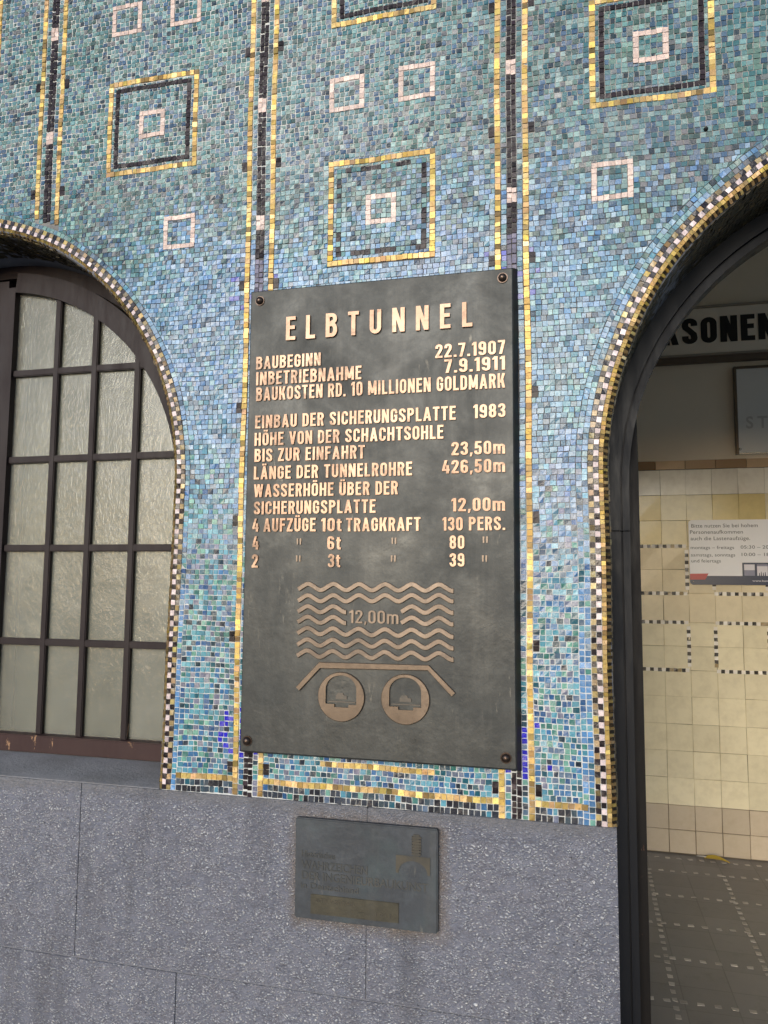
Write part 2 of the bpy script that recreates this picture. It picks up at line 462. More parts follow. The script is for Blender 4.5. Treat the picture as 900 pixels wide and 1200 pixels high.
frame_m = mat_simple('thin_brown_metal', (0.14, 0.105, 0.075), 0.35, 0.5, var=0.2)
chrome_m = mat_simple('steel_clip', (0.6, 0.6, 0.58), 0.25, 0.9, var=0.1)
sign_white = mat_simple('sign_white', (0.86, 0.85, 0.86), 0.28, 0, 0.5, var=0.05, scale=4)
sign_navy = mat_simple('sign_navy', (0.03, 0.042, 0.085), 0.28, var=0.1)
sign_red = mat_simple('sign_red', (0.48, 0.03, 0.03), 0.28, var=0.1)
sign_text = mat_simple('sign_text_grey', (0.10, 0.10, 0.11), 0.4, var=0.1)
sign_lilac = mat_simple('sign_lilac_grey', (0.25, 0.25, 0.34), 0.3, var=0.1)
sign_pale = mat_simple('sign_pale', (0.75, 0.72, 0.76), 0.3, var=0.05)
leafy = mat_simple('yellow_leaf', (0.52, 0.36, 0.04), 0.55, var=0.35, scale=90)
leaf_pale = mat_simple('pale_paper', (0.62, 0.60, 0.55), 0.6)

def mat_floor():
    t = NT('dark_floor_tile')
    br = t.n('ShaderNodeTexBrick'); br.offset = 0.0; br.inputs['Scale'].default_value = 1.0
    br.inputs['Brick Width'].default_value = 0.193; br.inputs['Row Height'].default_value = 0.176; br.inputs['Mortar Size'].default_value = 0.0022; br.inputs['Bias'].default_value = 0.0
    br.inputs['Color1'].default_value = (0.125, 0.114, 0.106, 1); br.inputs['Color2'].default_value = (0.175, 0.160, 0.149, 1); br.inputs['Mortar'].default_value = (0.07, 0.063, 0.057, 1)
    t.l(t.coord(), br.inputs['Vector'])
    n = t.noise(3, 6, 0.65); f = t.noise(120, 3)
    c = t.mix(t.math('MULTIPLY', t.ramp(n, 0.35, 0.7), 0.5), br.outputs['Color'], (0.21, 0.195, 0.18, 1))
    c = t.mix(t.math('MULTIPLY', f, 0.3), c, (0.20, 0.182, 0.17, 1))
    c = t.mix(t.math('MULTIPLY', t.ramp(t.noise(11, 6, 0.7), 0.55, 0.72), 0.4), c, (0.075, 0.067, 0.06, 1))
    t.bump(f, 0.2, 0.002)
    return t.set(c, 0.38, 0, 0.45)
floor_m = mat_floor()
def mat_ground():
    t = NT('grey_paving')
    br = t.n('ShaderNodeTexBrick'); br.inputs['Scale'].default_value = 2.0; br.inputs['Mortar Size'].default_value = 0.012
    br.inputs['Color1'].default_value = (0.30, 0.295, 0.29, 1); br.inputs['Color2'].default_value = (0.36, 0.35, 0.34, 1); br.inputs['Mortar'].default_value = (0.09, 0.085, 0.08, 1)
    t.l(t.tc, br.inputs['Vector'])
    c = t.mix(t.math('MULTIPLY', t.noise(40, 4), 0.4), br.outputs['Color'], (0.12, 0.12, 0.12, 1))
    return t.set(c, 0.85, 0, 0.3)
ground_m = mat_ground()
facade_paint = mat_simple('blue_grey_mosaic_far', (0.13, 0.17, 0.19), 0.5, var=0.4, scale=60, bump=0.2)

# ------------------------------------------------------------------ the setting
FL = -1.61
tag(MB().poly([(-600, -700, FL - 0.01), (600, -700, FL - 0.01), (600, 900, FL - 0.01), (-600, 900, FL - 0.01)]).build('ground', ground_m), kind='structure')
tag(MB().poly([(-5.2, 0.24, FL), (3.0, 0.24, FL), (3.0, 3.4, FL), (-5.2, 3.4, FL)]).build('floor', floor_m), kind='structure')
tag(MB().box(-5.2, 3.0, 0.4, 3.4, 2.55, 2.65).build('ceiling', ceiling_m), kind='structure')  # hall cut short and left open on the unseen right to admit daylight

BOTTOM = -0.54                      # lower edge of the mosaic / top of the stone base
ARCH_W = dict(cx=-1.825, cz=0.2535, Ro=0.825, Rs=0.787, k=0.0225, zb=BOTTOM, d=0.20)
ARCH_D = dict(cx=0.884, cz=0.255, Ro=0.852, Rs=0.806, k=0.008, zb=BOTTOM, d=0.25)
ARCH_D2 = dict(cx=3.557, cz=0.255, Ro=0.852, Rs=0.806, k=0.0, zb=BOTTOM, d=0.25)

CW = 0.0120
for a in (ARCH_W, ARCH_D, ARCH_D2): a['Rb'] = a['Ro'] - 2 * CW

facade = empty('entrance_facade', (0, 0, 0), 'blue green mosaic wall on grey stone base with arched window and doorway', 'wall')

def pathpt(a, s, R, y, Rref):
    """point along the arch border: up the right jamb, round, down the left jamb"""
    h = a['cz'] - a['zb']; L = math.pi * Rref
    if s < h: return (a['cx'] + R - a['k'] * (h - s), y, a['zb'] + s)
    if s <= h + L:
        t = (s - h) / Rref
        return (a['cx'] + R * math.cos(t), y, a['cz'] + R * math.sin(t))
    q = s - h - L
    return (a['cx'] - R + a['k'] * q, y, a['cz'] - q)

def course(T, a, p0, p1, step, colour, zb=None):
    """one course of tesserae along the border between profile points (R, y) p0 and p1"""
    Rref = (p0[0] + p1[0]) / 2
    h = a['cz'] - a['zb']; L = 2 * h + math.pi * Rref
    n = int(L / step)
    for k in range(n):
        s0, s1 = k * L / n, (k + 1) * L / n
        A = pathpt(a, s0, p0[0], p0[1], Rref); B = pathpt(a, s1, p0[0], p0[1], Rref)
        C = pathpt(a, s1, p1[0], p1[1], Rref); Dd = pathpt(a, s0, p1[0], p1[1], Rref)
        A, B, C, Dd = map(Vector, (A, B, C, Dd))
        nn = (B - A).cross(Dd - A).normalized()
        cm = (A + C) / 2
        tow = Vector((a['cx'] - cm.x, 0, (a['cz'] - cm.z) if cm.z > a['cz'] else 0)); tow.normalize()
        ref = Vector((0, -1, 0)) * (abs(p0[0] - p1[0]) + 1e-4) + tow * (abs(p1[1] - p0[1]) + 1e-4)
        if nn.dot(ref) < 0: nn = -nn
        T.add([tuple(A), tuple(B), tuple(C), tuple(Dd)] if (B - A).cross(Dd - A).dot(nn) > 0 else [tuple(A), tuple(Dd), tuple(C), tuple(B)], tuple(nn), colour(k, (cm.x, cm.z)))

# --- wall body: lime bed that carries the tesserae, open at the arches
def wall_sheet(y, ztop, zbase, mb, flip=False, key='Rs'):
    def opening_low(x):
        for a in (ARCH_W, ARCH_D, ARCH_D2):
            if abs(x - a['cx']) < a[key] - 1e-6: return True
        return None
    xs = [-5.2]
    for a in (ARCH_W, ARCH_D, ARCH_D2):
        xs += [a['cx'] - a[key] * math.cos(math.pi * i / 80) for i in range(81)]
        if key == 'Rb':
            for sd in (-1, 1):
                p = [(a['cx'] + sd * (a[key] - a['k'] * (a['cz'] - zbase)), y, zbase), (a['cx'] + sd * a[key], y, zbase), (a['cx'] + sd * a[key], y, a['cz'])]
                if a['k']: mb.poly(p if sd > 0 else p[::-1])
    xs += [6.5]
    for i in range(len(xs) - 1):
        xa, xb = xs[i], xs[i + 1]
        mid = opening_low((xa + xb) / 2)
        if mid is None: za = zb2 = zbase
        else:
            a = min((ARCH_W, ARCH_D, ARCH_D2), key=lambda q: abs(q['cx'] - (xa + xb) / 2))
            f = lambda x: a['cz'] + math.sqrt(max(0, a[key] ** 2 - (x - a['cx']) ** 2))
            za, zb2 = f(xa), f(xb)
        q = [(xa, y, za), (xb, y, zb2), (xb, y, ztop), (xa, y, ztop)]
        mb.poly(q[::-1] if flip else q)
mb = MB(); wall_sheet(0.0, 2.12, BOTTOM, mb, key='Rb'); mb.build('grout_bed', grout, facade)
mb = MB(); wall_sheet(0.4, 2.55, FL, mb, True); mb.build('inner_face', plaster_m, facade)
mb = MB(); mb.box(-5.2, 6.5, -0.006, 0.05, 2.121, 3.1)
for k in range(3): mb.box(-5.3, 6.6, -0.12 - 0.08 * k, 0.05, 3.1 + 0.07 * k, 3.17 + 0.07 * k)
mb.build('cornice', facade_paint, facade)

# --- colours of the tesserae
def vnoise(x, z, s, seed=0):
    xi, zi = math.floor(x * s), math.floor(z * s)
    def hsh(i, j): 
        v = math.sin(i * 127.1 + j * 311.7 + seed * 74.7) * 43758.5453
        return v - math.floor(v)
    fx, fz = x * s - xi, z * s - zi
    fx, fz = fx * fx * (3 - 2 * fx), fz * fz * (3 - 2 * fz)
    return (hsh(xi, zi) * (1 - fx) + hsh(xi + 1, zi) * fx) * (1 - fz) + (hsh(xi, zi + 1) * (1 - fx) + hsh(xi + 1, zi + 1) * fx) * fz
LOW = [lin(*c) for c in ((38, 92, 108), (62, 112, 158), (104, 160, 178), (100, 118, 142), (38, 50, 66), (66, 124, 118), (122, 124, 146), (116, 164, 150), (52, 92, 140), (84, 140, 162), (48, 70, 84), (90, 150, 170))]
LOWP = np.array([9, 11, 12, 10, 4, 9, 7, 8, 8, 11, 6, 10], float)
UPP = [lin(*c) for c in ((58, 100, 108), (42, 56, 66), (96, 122, 116), (122, 150, 148), (80, 104, 128), (64, 88, 86), (106, 108, 112), (84, 122, 126), (52, 78, 104), (104, 136, 140))]
UPPP = np.array([12, 5, 11, 10, 11, 9, 6, 12, 8, 10], float)
MIDC = [lin(*c) for c in ((104, 142, 172), (90, 126, 164), (116, 142, 168), (76, 122, 142), (112, 150, 158), (64, 94, 118), (122, 150, 172), (84, 118, 138), (112, 124, 138), (56, 76, 96))]
MIDP = np.array([12, 12, 9, 10, 9, 7, 8, 9, 4, 2], float)
DARKROW = [lin(*c) for c in ((44, 48, 58), (56, 62, 74), (40, 40, 48), (70, 84, 98), (60, 80, 92))]
def pick(P, W): return P[rng.choice(len(P), p=W / W.sum())]
STRIPS = [-2.144, -1.477, -0.804, -0.1364, 0.5306, 1.1976]
def tess_colour(x, z):
    n = vnoise(x, z, 4.0, 1) * 0.6 + vnoise(x, z, 11, 2) * 0.4
    zz = z + (n - 0.5) * 0.35
    wl = min(1, max(0, (0.28 - zz) / 0.35)); wu = min(1, max(0, (zz - 0.78) / 0.3))
    wu *= 1 - 0.0 * x
    r = rng.random()
    if r < wl: c = pick(LOW, LOWP)
    elif r < wl + wu: c = pick(UPP, UPPP)
    else: c = pick(MIDC, MIDP)
    n2 = vnoise(x, z, 7, 5)
    c = c * np.array([0.97 + 0.16 * (n2 - 0.5), 1 + 0.08 * (0.5 - n2), 1 + 0.14 * (vnoise(x, z, 6, 9) - 0.5)])
    # cobalt accents beside the vertical bands
    ds = min(abs(x - s) for s in STRIPS)
    if ds < 0.085:
        for zc in (0.745, -0.385):
            if abs(z - zc) < 0.06 and rng.random() < (0.62 if zc < 0 else 0.28) * (1 - ds / 0.13):
                c = lin(38, 36, 190) if zc < 0 else lin(92, 96, 168)
    return np.clip(c * rng.lognormal(0.0, 0.11) * (1.0 if z < 0 else 1 + 0.25 * min(1, z / 0.25)), 0.004, 0.8)
PINK = lambda: lin(226, 200, 188) * rng.lognormal(-0.02, 0.12)
BLACK = lambda: lin(40, 32, 38) * rng.lognormal(0, 0.3)
WHITE = lambda: lin(226, 206, 206) * rng.lognormal(-0.05, 0.14)
GOLD = lambda: np.clip(np.array([0.58, 0.415, 0.17]) * rng.lognormal(-0.15, 0.26) * (0.45 if rng.random() < 0.12 else 1) * np.array([1, rng.normal(1, 0.06), rng.normal(1, 0.18)]), 0.05, 0.98)

X0, X1, ZTOP = -2.72, 1.42, 2.12
rows = [BOTTOM, -0.524, -0.508, -0.4937]
n = int(round((0.9433 + 0.4937) / 0.01334))
rows += [-0.4937 + (0.9433 + 0.4937) * k / n for k in range(1, n + 1)]
while rows[-1] < ZTOP - 0.01: rows.append(rows[-1] + 0.01333)
GW = 0.0142
rects = []                              # areas taken by ornament: x0, x1, z0, z1
def line_tiles(T, x0, x1, z0, z1, step, colour, vertical):
    L = (z1 - z0) if vertical else (x1 - x0)
    n = max(1, int(round(L / step)))
    cuts = [k / n for k in range(n + 1)]
    cuts = [c + (rng.normal(0, 0.08) / n if 0 < i < n else 0) for i, c in enumerate(cuts)]
    for k in range(n):
        if vertical: T.flat(x0, x1, z0 + L * cuts[k], z0 + L * cuts[k + 1], colour())
        else: T.flat(x0 + L * cuts[k], x0 + L * cuts[k + 1], z0, z1, colour())
def hit_arch(x, z, pad=0.0):
    for a in (ARCH_W, ARCH_D):
        R = a['Ro'] + pad
        if z < a['cz']:
            if abs(x - a['cx']) < R - a['k'] * (a['cz'] - z): return True
        elif (x - a['cx']) ** 2 + (z - a['cz']) ** 2 < R * R: return True
    return False
PLQ = (-0.80, -0.145, -0.405, 0.735)    # behind the plaque nothing is laid
def in_plaque(x, z): return PLQ[0] < x < PLQ[1] and PLQ[2] < z < PLQ[3]

field = Tiles(); 
def clipped_vertical(xc, w, step, colour, T, z0=BOTTOM):
    """a vertical line of tesserae from the base (or the arch) to the top, skipping plaque"""
    z = z0
    out = []
    while z < ZTOP - 0.002:
        hgt = step * rng.normal(1, 0.09)
        zc = z + hgt / 2
        if not hit_arch(xc, zc - hgt / 2, 0.015) and not hit_arch(xc, zc + hgt / 2, 0.015) and not in_plaque(xc, zc):
            T.flat(xc - w / 2, xc + w / 2, z, min(z + hgt, ZTOP), colour(zc)); out.append(zc)
        z += hgt
    return out

PINKZ = [1.283 + 0.333 * k for k in range(-1, 3)]
MARKZ = [-0.472, -0.145, 0.153, 0.45, 0.785, 1.119, 1.4495, 1.783, 2.11]
for sx in STRIPS:
    for g, s in ((0, -1), (1, 1)):
        Tg = Tiles()
        clipped_vertical(sx + s * 0.0342, GW, 0.0142, lambda z: GOLD(), Tg)
        run = Tiles(); last = None
        for c3, n3, k3 in zip(Tg.c, Tg.n, Tg.col):
            if last is not None and c3[0][2] - last > 0.03:
                run.build('gold_band', gold, facade, tilt=0.05, jit=0.0003, gap=0.0012); run = Tiles()
            run.add(c3, n3, k3); last = c3[2][2]
        if run.c: run.build('gold_band', gold, facade, tilt=0.05, jit=0.0003, gap=0.0012)
    segs_ = {}
    seg_id, was = 0, None
    z = BOTTOM
    while z < ZTOP - 0.01:
        hgt = 0.0133 * rng.normal(1, 0.05); zc = z + hgt / 2
        st_ = None
        if not hit_arch(sx - 0.006, z, 0.015) and not hit_arch(sx + 0.006, z, 0.015) and not in_plaque(sx, zc):
            st_ = 'pink_block' if any(abs(zc - p) < 0.021 for p in PINKZ) else 'black_band'
        if st_ != was: seg_id += 1; was = st_
        if st_:
            T = segs_.setdefault((seg_id, st_), Tiles())
            for s in (-1, 1):
                xc = sx + s * 0.0060; dz = rng.normal(0, 0.0012)
                blk = BLACK() if not (abs(zc - 0.78) < 0.07) else lin(104, 102, 124) * rng.lognormal(0, 0.2)
                T.flat(xc - 0.006, xc + 0.006, z + dz, z + hgt + dz, PINK() if st_ == 'pink_block' else blk)
        z += hgt
    for (q, nm), T in segs_.items():
        T.build(nm, black_smalti if nm == 'black_band' else smalti, facade, jit=0.0004 if nm == 'black_band' else 0.0003, gap=0.0019 if nm == 'black_band' else 0.0007)
    for s in (-1, 1):                   # narrow blue columns between gold and black
        clipped_vertical(sx + s * 0.0192, 0.0135, 0.0134, lambda z: tess_colour(sx, z) * 0.95, field)
    for mz in MARKZ:                    # black blocks flanking the band
        for s in (-1, 1):
            xm = sx + s * (0.0342 + GW / 2 + 0.0078)
            if hit_arch(xm, mz, 0.035) or in_plaque(xm, mz): continue
            Tm = Tiles()
            for q in (-1, 1): Tm.flat(xm - 0.0075, xm + 0.0075, mz + (q - 1) * 0.0068, mz + (q + 1) * 0.0068, BLACK() * 0.8)
            Tm.build('black_block', black_smalti, facade, jit=0.0003)
            rects.append((xm - 0.0076, xm + 0.0076, mz - 0.0137, mz + 0.0137))
    rects.append((sx - 0.0342 - GW / 2, sx + 0.0342 + GW / 2, BOTTOM - 1, ZTOP + 1))

def square(T, cx, cz, half, w, step, colour):
    line_tiles(T, cx - half, cx + half, cz + half - w, cz + half, step, colour, False)
    line_tiles(T, cx - half, cx + half, cz - half, cz - half + w, step, colour, False)
    line_tiles(T, cx - half, cx - half + w, cz - half + w, cz + half - w, step, colour, True)
    line_tiles(T, cx + half - w, cx + half, cz - half + w, cz + half - w, step, colour, True)
    for r in ((cx - half, cx + half, cz + half - w, cz + half), (cx - half, cx + half, cz - half, cz - half + w), (cx - half, cx - half + w, cz - half + w, cz + half - w), (cx + half - w, cx + half, cz - half + w, cz + half - w)):
        rects.append(r)
PANELS = [(-1.8105, 0), (-1.1405, 1), (-0.470, 0), (0.195, 1), (0.864, 0)]
for px, odd in PANELS:
    for kz in range(-1, 3):
        cz = 1.284 + 0.333 * kz
        if kz == -1: cz = 0.9555
        if (kz + odd) % 2 == 1:         # large gold square with a black one and a pink one inside
            if hit_arch(px, cz - 0.14, 0.05) or hit_arch(px - .14, cz - .14, .03) or hit_arch(px + .14, cz - .14, .03): continue
            T = Tiles(); square(T, px, cz, 0.1425, 0.0145, 0.0142, GOLD); go = T.build('gold_square', gold, facade, tilt=0.05, jit=0.0003, gap=0.0012)
            T = Tiles()
            drop = cz < 1.0
            square(T, px, cz, 0.1198, 0.0132, 0.0132, (lambda: BLACK() if rng.random() < 0.55 else tess_colour(px, cz)) if drop else BLACK)
            T.build('black_border', black_smalti, go, jit=0.0004, gap=0.0016)
            T = Tiles(); square(T, px, cz, 0.0405, 0.0135, 0.0138, PINK); T.build('pink_border', smalti, go, jit=0.0003, gap=0.0008)
        else:                           # pair of small pink squares
            for s in (-1, 1):
                if hit_arch(px + s * 0.094, cz - 0.048, 0.06): continue
                T = Tiles(); square(T, px + s * 0.094, cz, 0.048, 0.0130, 0.0140, PINK); T.build('pink_square', smalti, facade, jit=0.0003, gap=0.0008)
# gold lines along the foot
def foot(x0, x1, z0, z1):
    T = Tiles(); line_tiles(T, x0, x1, z0, z1, 0.0150, GOLD, False); T.build('gold_band', gold, facade, tilt=0.06, jit=0.0003); rects.append((x0, x1, z0, z1))
e = 0.0342 + GW / 2
foot(-1.0035, STRIPS[2] - e, -0.508, -0.4937); foot(STRIPS[2] + e, STRIPS[3] - e, -0.508, -0.4937); foot(STRIPS[3] + e, 0.022, -0.508, -0.4937)
r = rows[3:]; zz = min(r, key=lambda q: abs(q + 0.452)); foot(-0.613, -0.328, zz, rows[rows.index(zz) + 1])

# borders of the two arches, with courses of field tesserae following them
for a, nb in ((ARCH_W, 1), (ARCH_D, 2)):
    dz = 0.0133
    for q in range(nb):
        course(field, a, (a['Ro'] + 0.0005 + dz * (q + 1), 0), (a['Ro'] + 0.0005 + dz * q, 0), 0.0138, lambda k, p: tess_colour(*p) if p[1] > 0 or rng.random() < 0.3 else lin(86, 134, 182) * rng.lognormal(0, 0.15))
    a['Rf'] = a['Ro'] + dz * nb + 0.001
    T = Tiles()
    cw = CW
    R0 = a['Ro']
    course(T, a, (R0, 0), (R0 - cw, 0), 0.0134, lambda k, p: BLACK() * 0.9 if k % 2 else GOLD() * np.array([.85, .85, .9]))
    course(T, a, (R0 - cw, 0), (R0 - 2 * cw, 0), 0.0134, lambda k, p: WHITE() if k % 2 else BLACK() * 0.9)
    T.build('checker_border', smalti, facade, jit=0.0004, gap=0.0009)
    T = Tiles()
    Rg = R0 - 2 * cw
    if a is ARCH_D:
        course(T, a, (Rg, 0.0), (Rg - 0.0105, 0.002), 0.0105, lambda k, p: GOLD())
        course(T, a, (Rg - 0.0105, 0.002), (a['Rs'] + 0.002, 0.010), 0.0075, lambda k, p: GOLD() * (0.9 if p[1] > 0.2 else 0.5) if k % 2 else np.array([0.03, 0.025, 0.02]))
    else:
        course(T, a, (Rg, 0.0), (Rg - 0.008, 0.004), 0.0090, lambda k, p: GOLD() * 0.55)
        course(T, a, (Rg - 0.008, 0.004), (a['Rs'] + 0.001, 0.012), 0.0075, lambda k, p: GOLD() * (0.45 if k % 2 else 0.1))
    T.build('gold_roll', gold, facade, jit=0.0003, h=0.002, gap=0.0009)
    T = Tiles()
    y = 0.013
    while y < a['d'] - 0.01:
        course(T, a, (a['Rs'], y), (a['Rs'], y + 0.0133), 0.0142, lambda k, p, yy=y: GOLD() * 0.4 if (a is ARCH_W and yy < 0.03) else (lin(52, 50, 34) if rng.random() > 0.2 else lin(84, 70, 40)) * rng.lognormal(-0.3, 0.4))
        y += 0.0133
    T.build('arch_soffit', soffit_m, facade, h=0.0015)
    mb = MB()
    hh = a['cz'] - a['zb']; L = 2 * hh + math.pi * a['Rs']
    P = [(s) for s in np.linspace(0, L, 140)]
    prf = [(Rg, 0.0003), (Rg - 0.009, 0.0045), (a['Rs'] + 0.0015, 0.0135), (a['Rs'] + 0.0004, 0.4)]
    for (Ra, ya), (Rb_, yb) in zip(prf[:-1], prf[1:]):
        mb.strip([pathpt(a, s, Ra, ya, a['Rs']) for s in P], [pathpt(a, s, Rb_, yb, a['Rs']) for s in P])
    mb.build('arch_reveal', mortar, facade)

# the field itself: rows cut by the ornament and by the arches
def edge_x(a, z, side):
    R = a['Rf']
    if z < a['cz']: return a['cx'] + side * (R - a['k'] * (a['cz'] - z))
    q = R * R - (z - a['cz']) ** 2
    return a['cx'] + side * math.sqrt(q) if q > 0 else None
for i in range(len(rows) - 1):
    z0, z1 = rows[i], rows[i + 1]
    cuts = {X0, X1}
    act = [r for r in rects if r[2] < z1 - 0.002 and r[3] > z0 + 0.002 and r[1] > X0 and r[0] < X1]
    for r in act: cuts.add(max(X0, r[0])); cuts.add(min(X1, r[1]))
    cuts = sorted(cuts)
    for ca, cb in zip(cuts[:-1], cuts[1:]):
        if cb - ca < 0.003: continue
        mid = (ca + cb) / 2
        za, zb = z0, z1
        for r in act:
            if r[0] < mid < r[1]:
                if r[2] <= za + 0.0035 and r[3] >= zb - 0.0035: za = zb; break
                if r[2] <= za + 0.0035: za = r[3]
                elif r[3] >= zb - 0.0035: zb = r[2]
                else: zb = r[2] if r[2] - za > zb - r[3] else zb
        if zb - za < 0.0035: continue
        segs = [((ca, ca), (cb, cb))]    # (x at z0, x at z1) for both ends
        for a in (ARCH_W, ARCH_D):
            new = []
            l0, l1, r_0, r_1 = edge_x(a, z0, -1), edge_x(a, z1, -1), edge_x(a, z0, 1), edge_x(a, z1, 1)
            for A, B in segs:
                if l0 is None: new.append((A, B)); continue
                if l1 is None: l1, r_1 = a['cx'], a['cx']
                if B[0] <= l0 or A[0] >= r_0: new.append((A, B)); continue
                if A[0] < l0: new.append((A, (l0, min(l1, B[1]))))
                if B[0] > r_0: new.append(((r_0, max(r_1, A[1])), B))
            segs = new
        for A, B in segs:
            lo_, hi_ = min(A), max(B)
            w = hi_ - lo_
            if w < 0.003: continue
            nt = max(1, int(round(w / 0.0137)))
            tt = np.linspace(0, 1, nt + 1)
            if nt > 1: tt[1:-1] += np.clip(rng.normal(0, 0.10, nt - 1), -.25, .25) / nt
            if nt > 6 and rng.random() < 0.6: tt[1:-1] += rng.uniform(-0.25, 0.25) / nt
            for k in range(nt):
                xa, xb = lo_ + w * tt[k], lo_ + w * tt[k + 1]
                xa0, xb0 = min(max(xa, A[0]), B[0]), min(max(xb, A[0]), B[0])
                xa1, xb1 = min(max(xa, A[1]), B[1]), min(max(xb, A[1]), B[1])
                if (xb0 - xa0) + (xb1 - xa1) < 0.005: continue
                xm, zm = (xa0 + xb0 + xa1 + xb1) / 4, (za + zb) / 2
                if in_plaque(xm, zm): continue
                if i < 2 and rng.random() < 0.75: c = DARKROW[rng.integers(len(DARKROW))] * rng.lognormal(0, 0.2)
                else: c = tess_colour(xm, zm)
                field.add([(xa0, 0, za), (xb0, 0, za), (xb1, 0, zb), (xa1, 0, zb)], (0, -1, 0), c)
def joint(x, z):
    lowz = np.clip((0.10 - z) / 0.35, 0, 1); hiz = np.clip((z - 0.95) / 0.25, 0, 1) * np.clip((0.35 - x) / 0.9, 0.35, 1)
    return 0.0013 + np.maximum(0.0007 * lowz, 0.0011 * hiz) * np.clip(rng.normal(1, 0.25, len(x)), 0.4, 1.6)
field.build('mosaic_field', smalti, facade, gap=joint, jit=0.00045, tilt=0.022, h=0.0017, hj=0.0004)

# small iron stud in the mosaic
def dome(mb, x, z, y, r, h, seg=16, rings=5):
    prev = None
    for i in range(rings + 1):
        t = i / rings * math.pi / 2
        rr, yy = r * math.cos(t), y - h * math.sin(t)
        ring = [(x + rr * math.cos(2 * math.pi * k / seg), yy, z + rr * math.sin(2 * math.pi * k / seg)) for k in range(seg)] + []
        ring.append(ring[0])
        if prev: mb.strip(prev, ring)
        prev = ring
mb = MB(); dome(mb, 0.3115, 1.055, 0.0, 0.0055, 0.009); mb.build('iron_stud', plate_edge, facade, smooth=True)

# --- stone base: coursed blocks with thin mortar joints
JOINT = -0.978
def blocks(z0, z1, joints, span, mb):
    for s0, s1 in [span]:
        js = [s0] + [j for j in joints if s0 + 0.02 < j < s1 - 0.02] + [s1]
        for a, b in zip(js[:-1], js[1:]):
            mb.box(a + (0.0014 if a != s0 else 0), b - (0.0014 if b != s1 else 0), -0.006 + random.uniform(-0.0015, 0.0015), 0.10, z0 + 0.002, z1 - 0.002)
SP = [(-5.2, 0.0815), (1.690, 2.751), (4.363, 6.5)]
for s0, s1 in SP:
    mb = MB()
    blocks(JOINT, BOTTOM + 0.002, [-4.4, -3.62, -2.84, -2.06, -1.274, -0.489], (s0, s1), mb)
    blocks(-1.42, JOINT, [-4.1, -3.3, -2.55, -1.77, -0.980, -0.2], (s0, s1), mb)
    blocks(FL - 0.01, -1.42, [-4.4, -3.62, -2.84, -2.06, -1.274, -0.489], (s0, s1), mb)
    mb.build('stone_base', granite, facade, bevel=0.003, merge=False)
    mb = MB(); mb.box(s0, s1 - 0.004, -0.0030, 0.40, FL - 0.01, BOTTOM - 0.004)
    mb.build('mortar_bed', mortar, facade)
# window sill, slightly sloped, its front worn round
mb = MB()
w0, w1 = ARCH_W['cx'] - 0.775, ARCH_W['cx'] + 0.775
prof = [(-0.0045, BOTTOM - 0.006), (0.0, BOTTOM + 0.0015), (0.006, BOTTOM + 0.0025), (0.03, BOTTOM + 0.005), (0.26, BOTTOM + 0.018), (0.26, BOTTOM - 0.03)]
for k in range(len(prof) - 1):
    mb.poly([(w0, *prof[k]), (w1, *prof[k]), (w1, *prof[k + 1]), (w0, *prof[k + 1])])
mb.build('window_sill', sill_stone, facade)

# --- window: two glazed sashes in a fixed frame
WX, WZ = ARCH_W['cx'], ARCH_W['cz']
def ring_outline(R1, R2, zb, cx, cz, n=48):
    """arched band between radii, down to zb on both sides"""
    O = [(cx + R2, zb)] + [(cx + R2 * math.cos(math.pi * i / n), cz + R2 * math.sin(math.pi * i / n)) for i in range(n + 1)] + [(cx - R2, zb)]
    I = [(cx + R1, zb)] + [(cx + R1 * math.cos(math.pi * i / n), cz + R1 * math.sin(math.pi * i / n)) for i in range(n + 1)] + [(cx - R1, zb)]
    return O, I
def arch_ring(mb, R1, R2, y0, y1, zb, cx, cz, mi=0):
    O, I = ring_outline(R1, R2, zb, cx, cz)
    for k in range(len(O) - 1):
        a, b, c, d = O[k], O[k + 1], I[k + 1], I[k]
        mb.poly([(d[0], y0, d[1]), (a[0], y0, a[1]), (b[0], y0, b[1]), (c[0], y0, c[1])], mi)
        mb.poly([(d[0], y1, d[1]), (c[0], y1, c[1]), (b[0], y1, b[1]), (a[0], y1, a[1])], mi)
        mb.poly([(d[0], y0, d[1]), (c[0], y0, c[1]), (c[0], y1, c[1]), (d[0], y1, d[1])], mi)
        mb.poly([(a[0], y0, a[1]), (a[0], y1, a[1]), (b[0], y1, b[1]), (b[0], y0, b[1])], mi)
WB = -0.523
mb = MB()
arch_ring(mb, 0.745, 0.80, 0.262, 0.33, WB, WX, WZ)
mb.box(WX - 0.0415, WX + 0.0415, 0.215, 0.33, WB, WZ + 0.715)
window = mb.build('arched_window', win_paint, facade, bevel=0.003, merge=False)
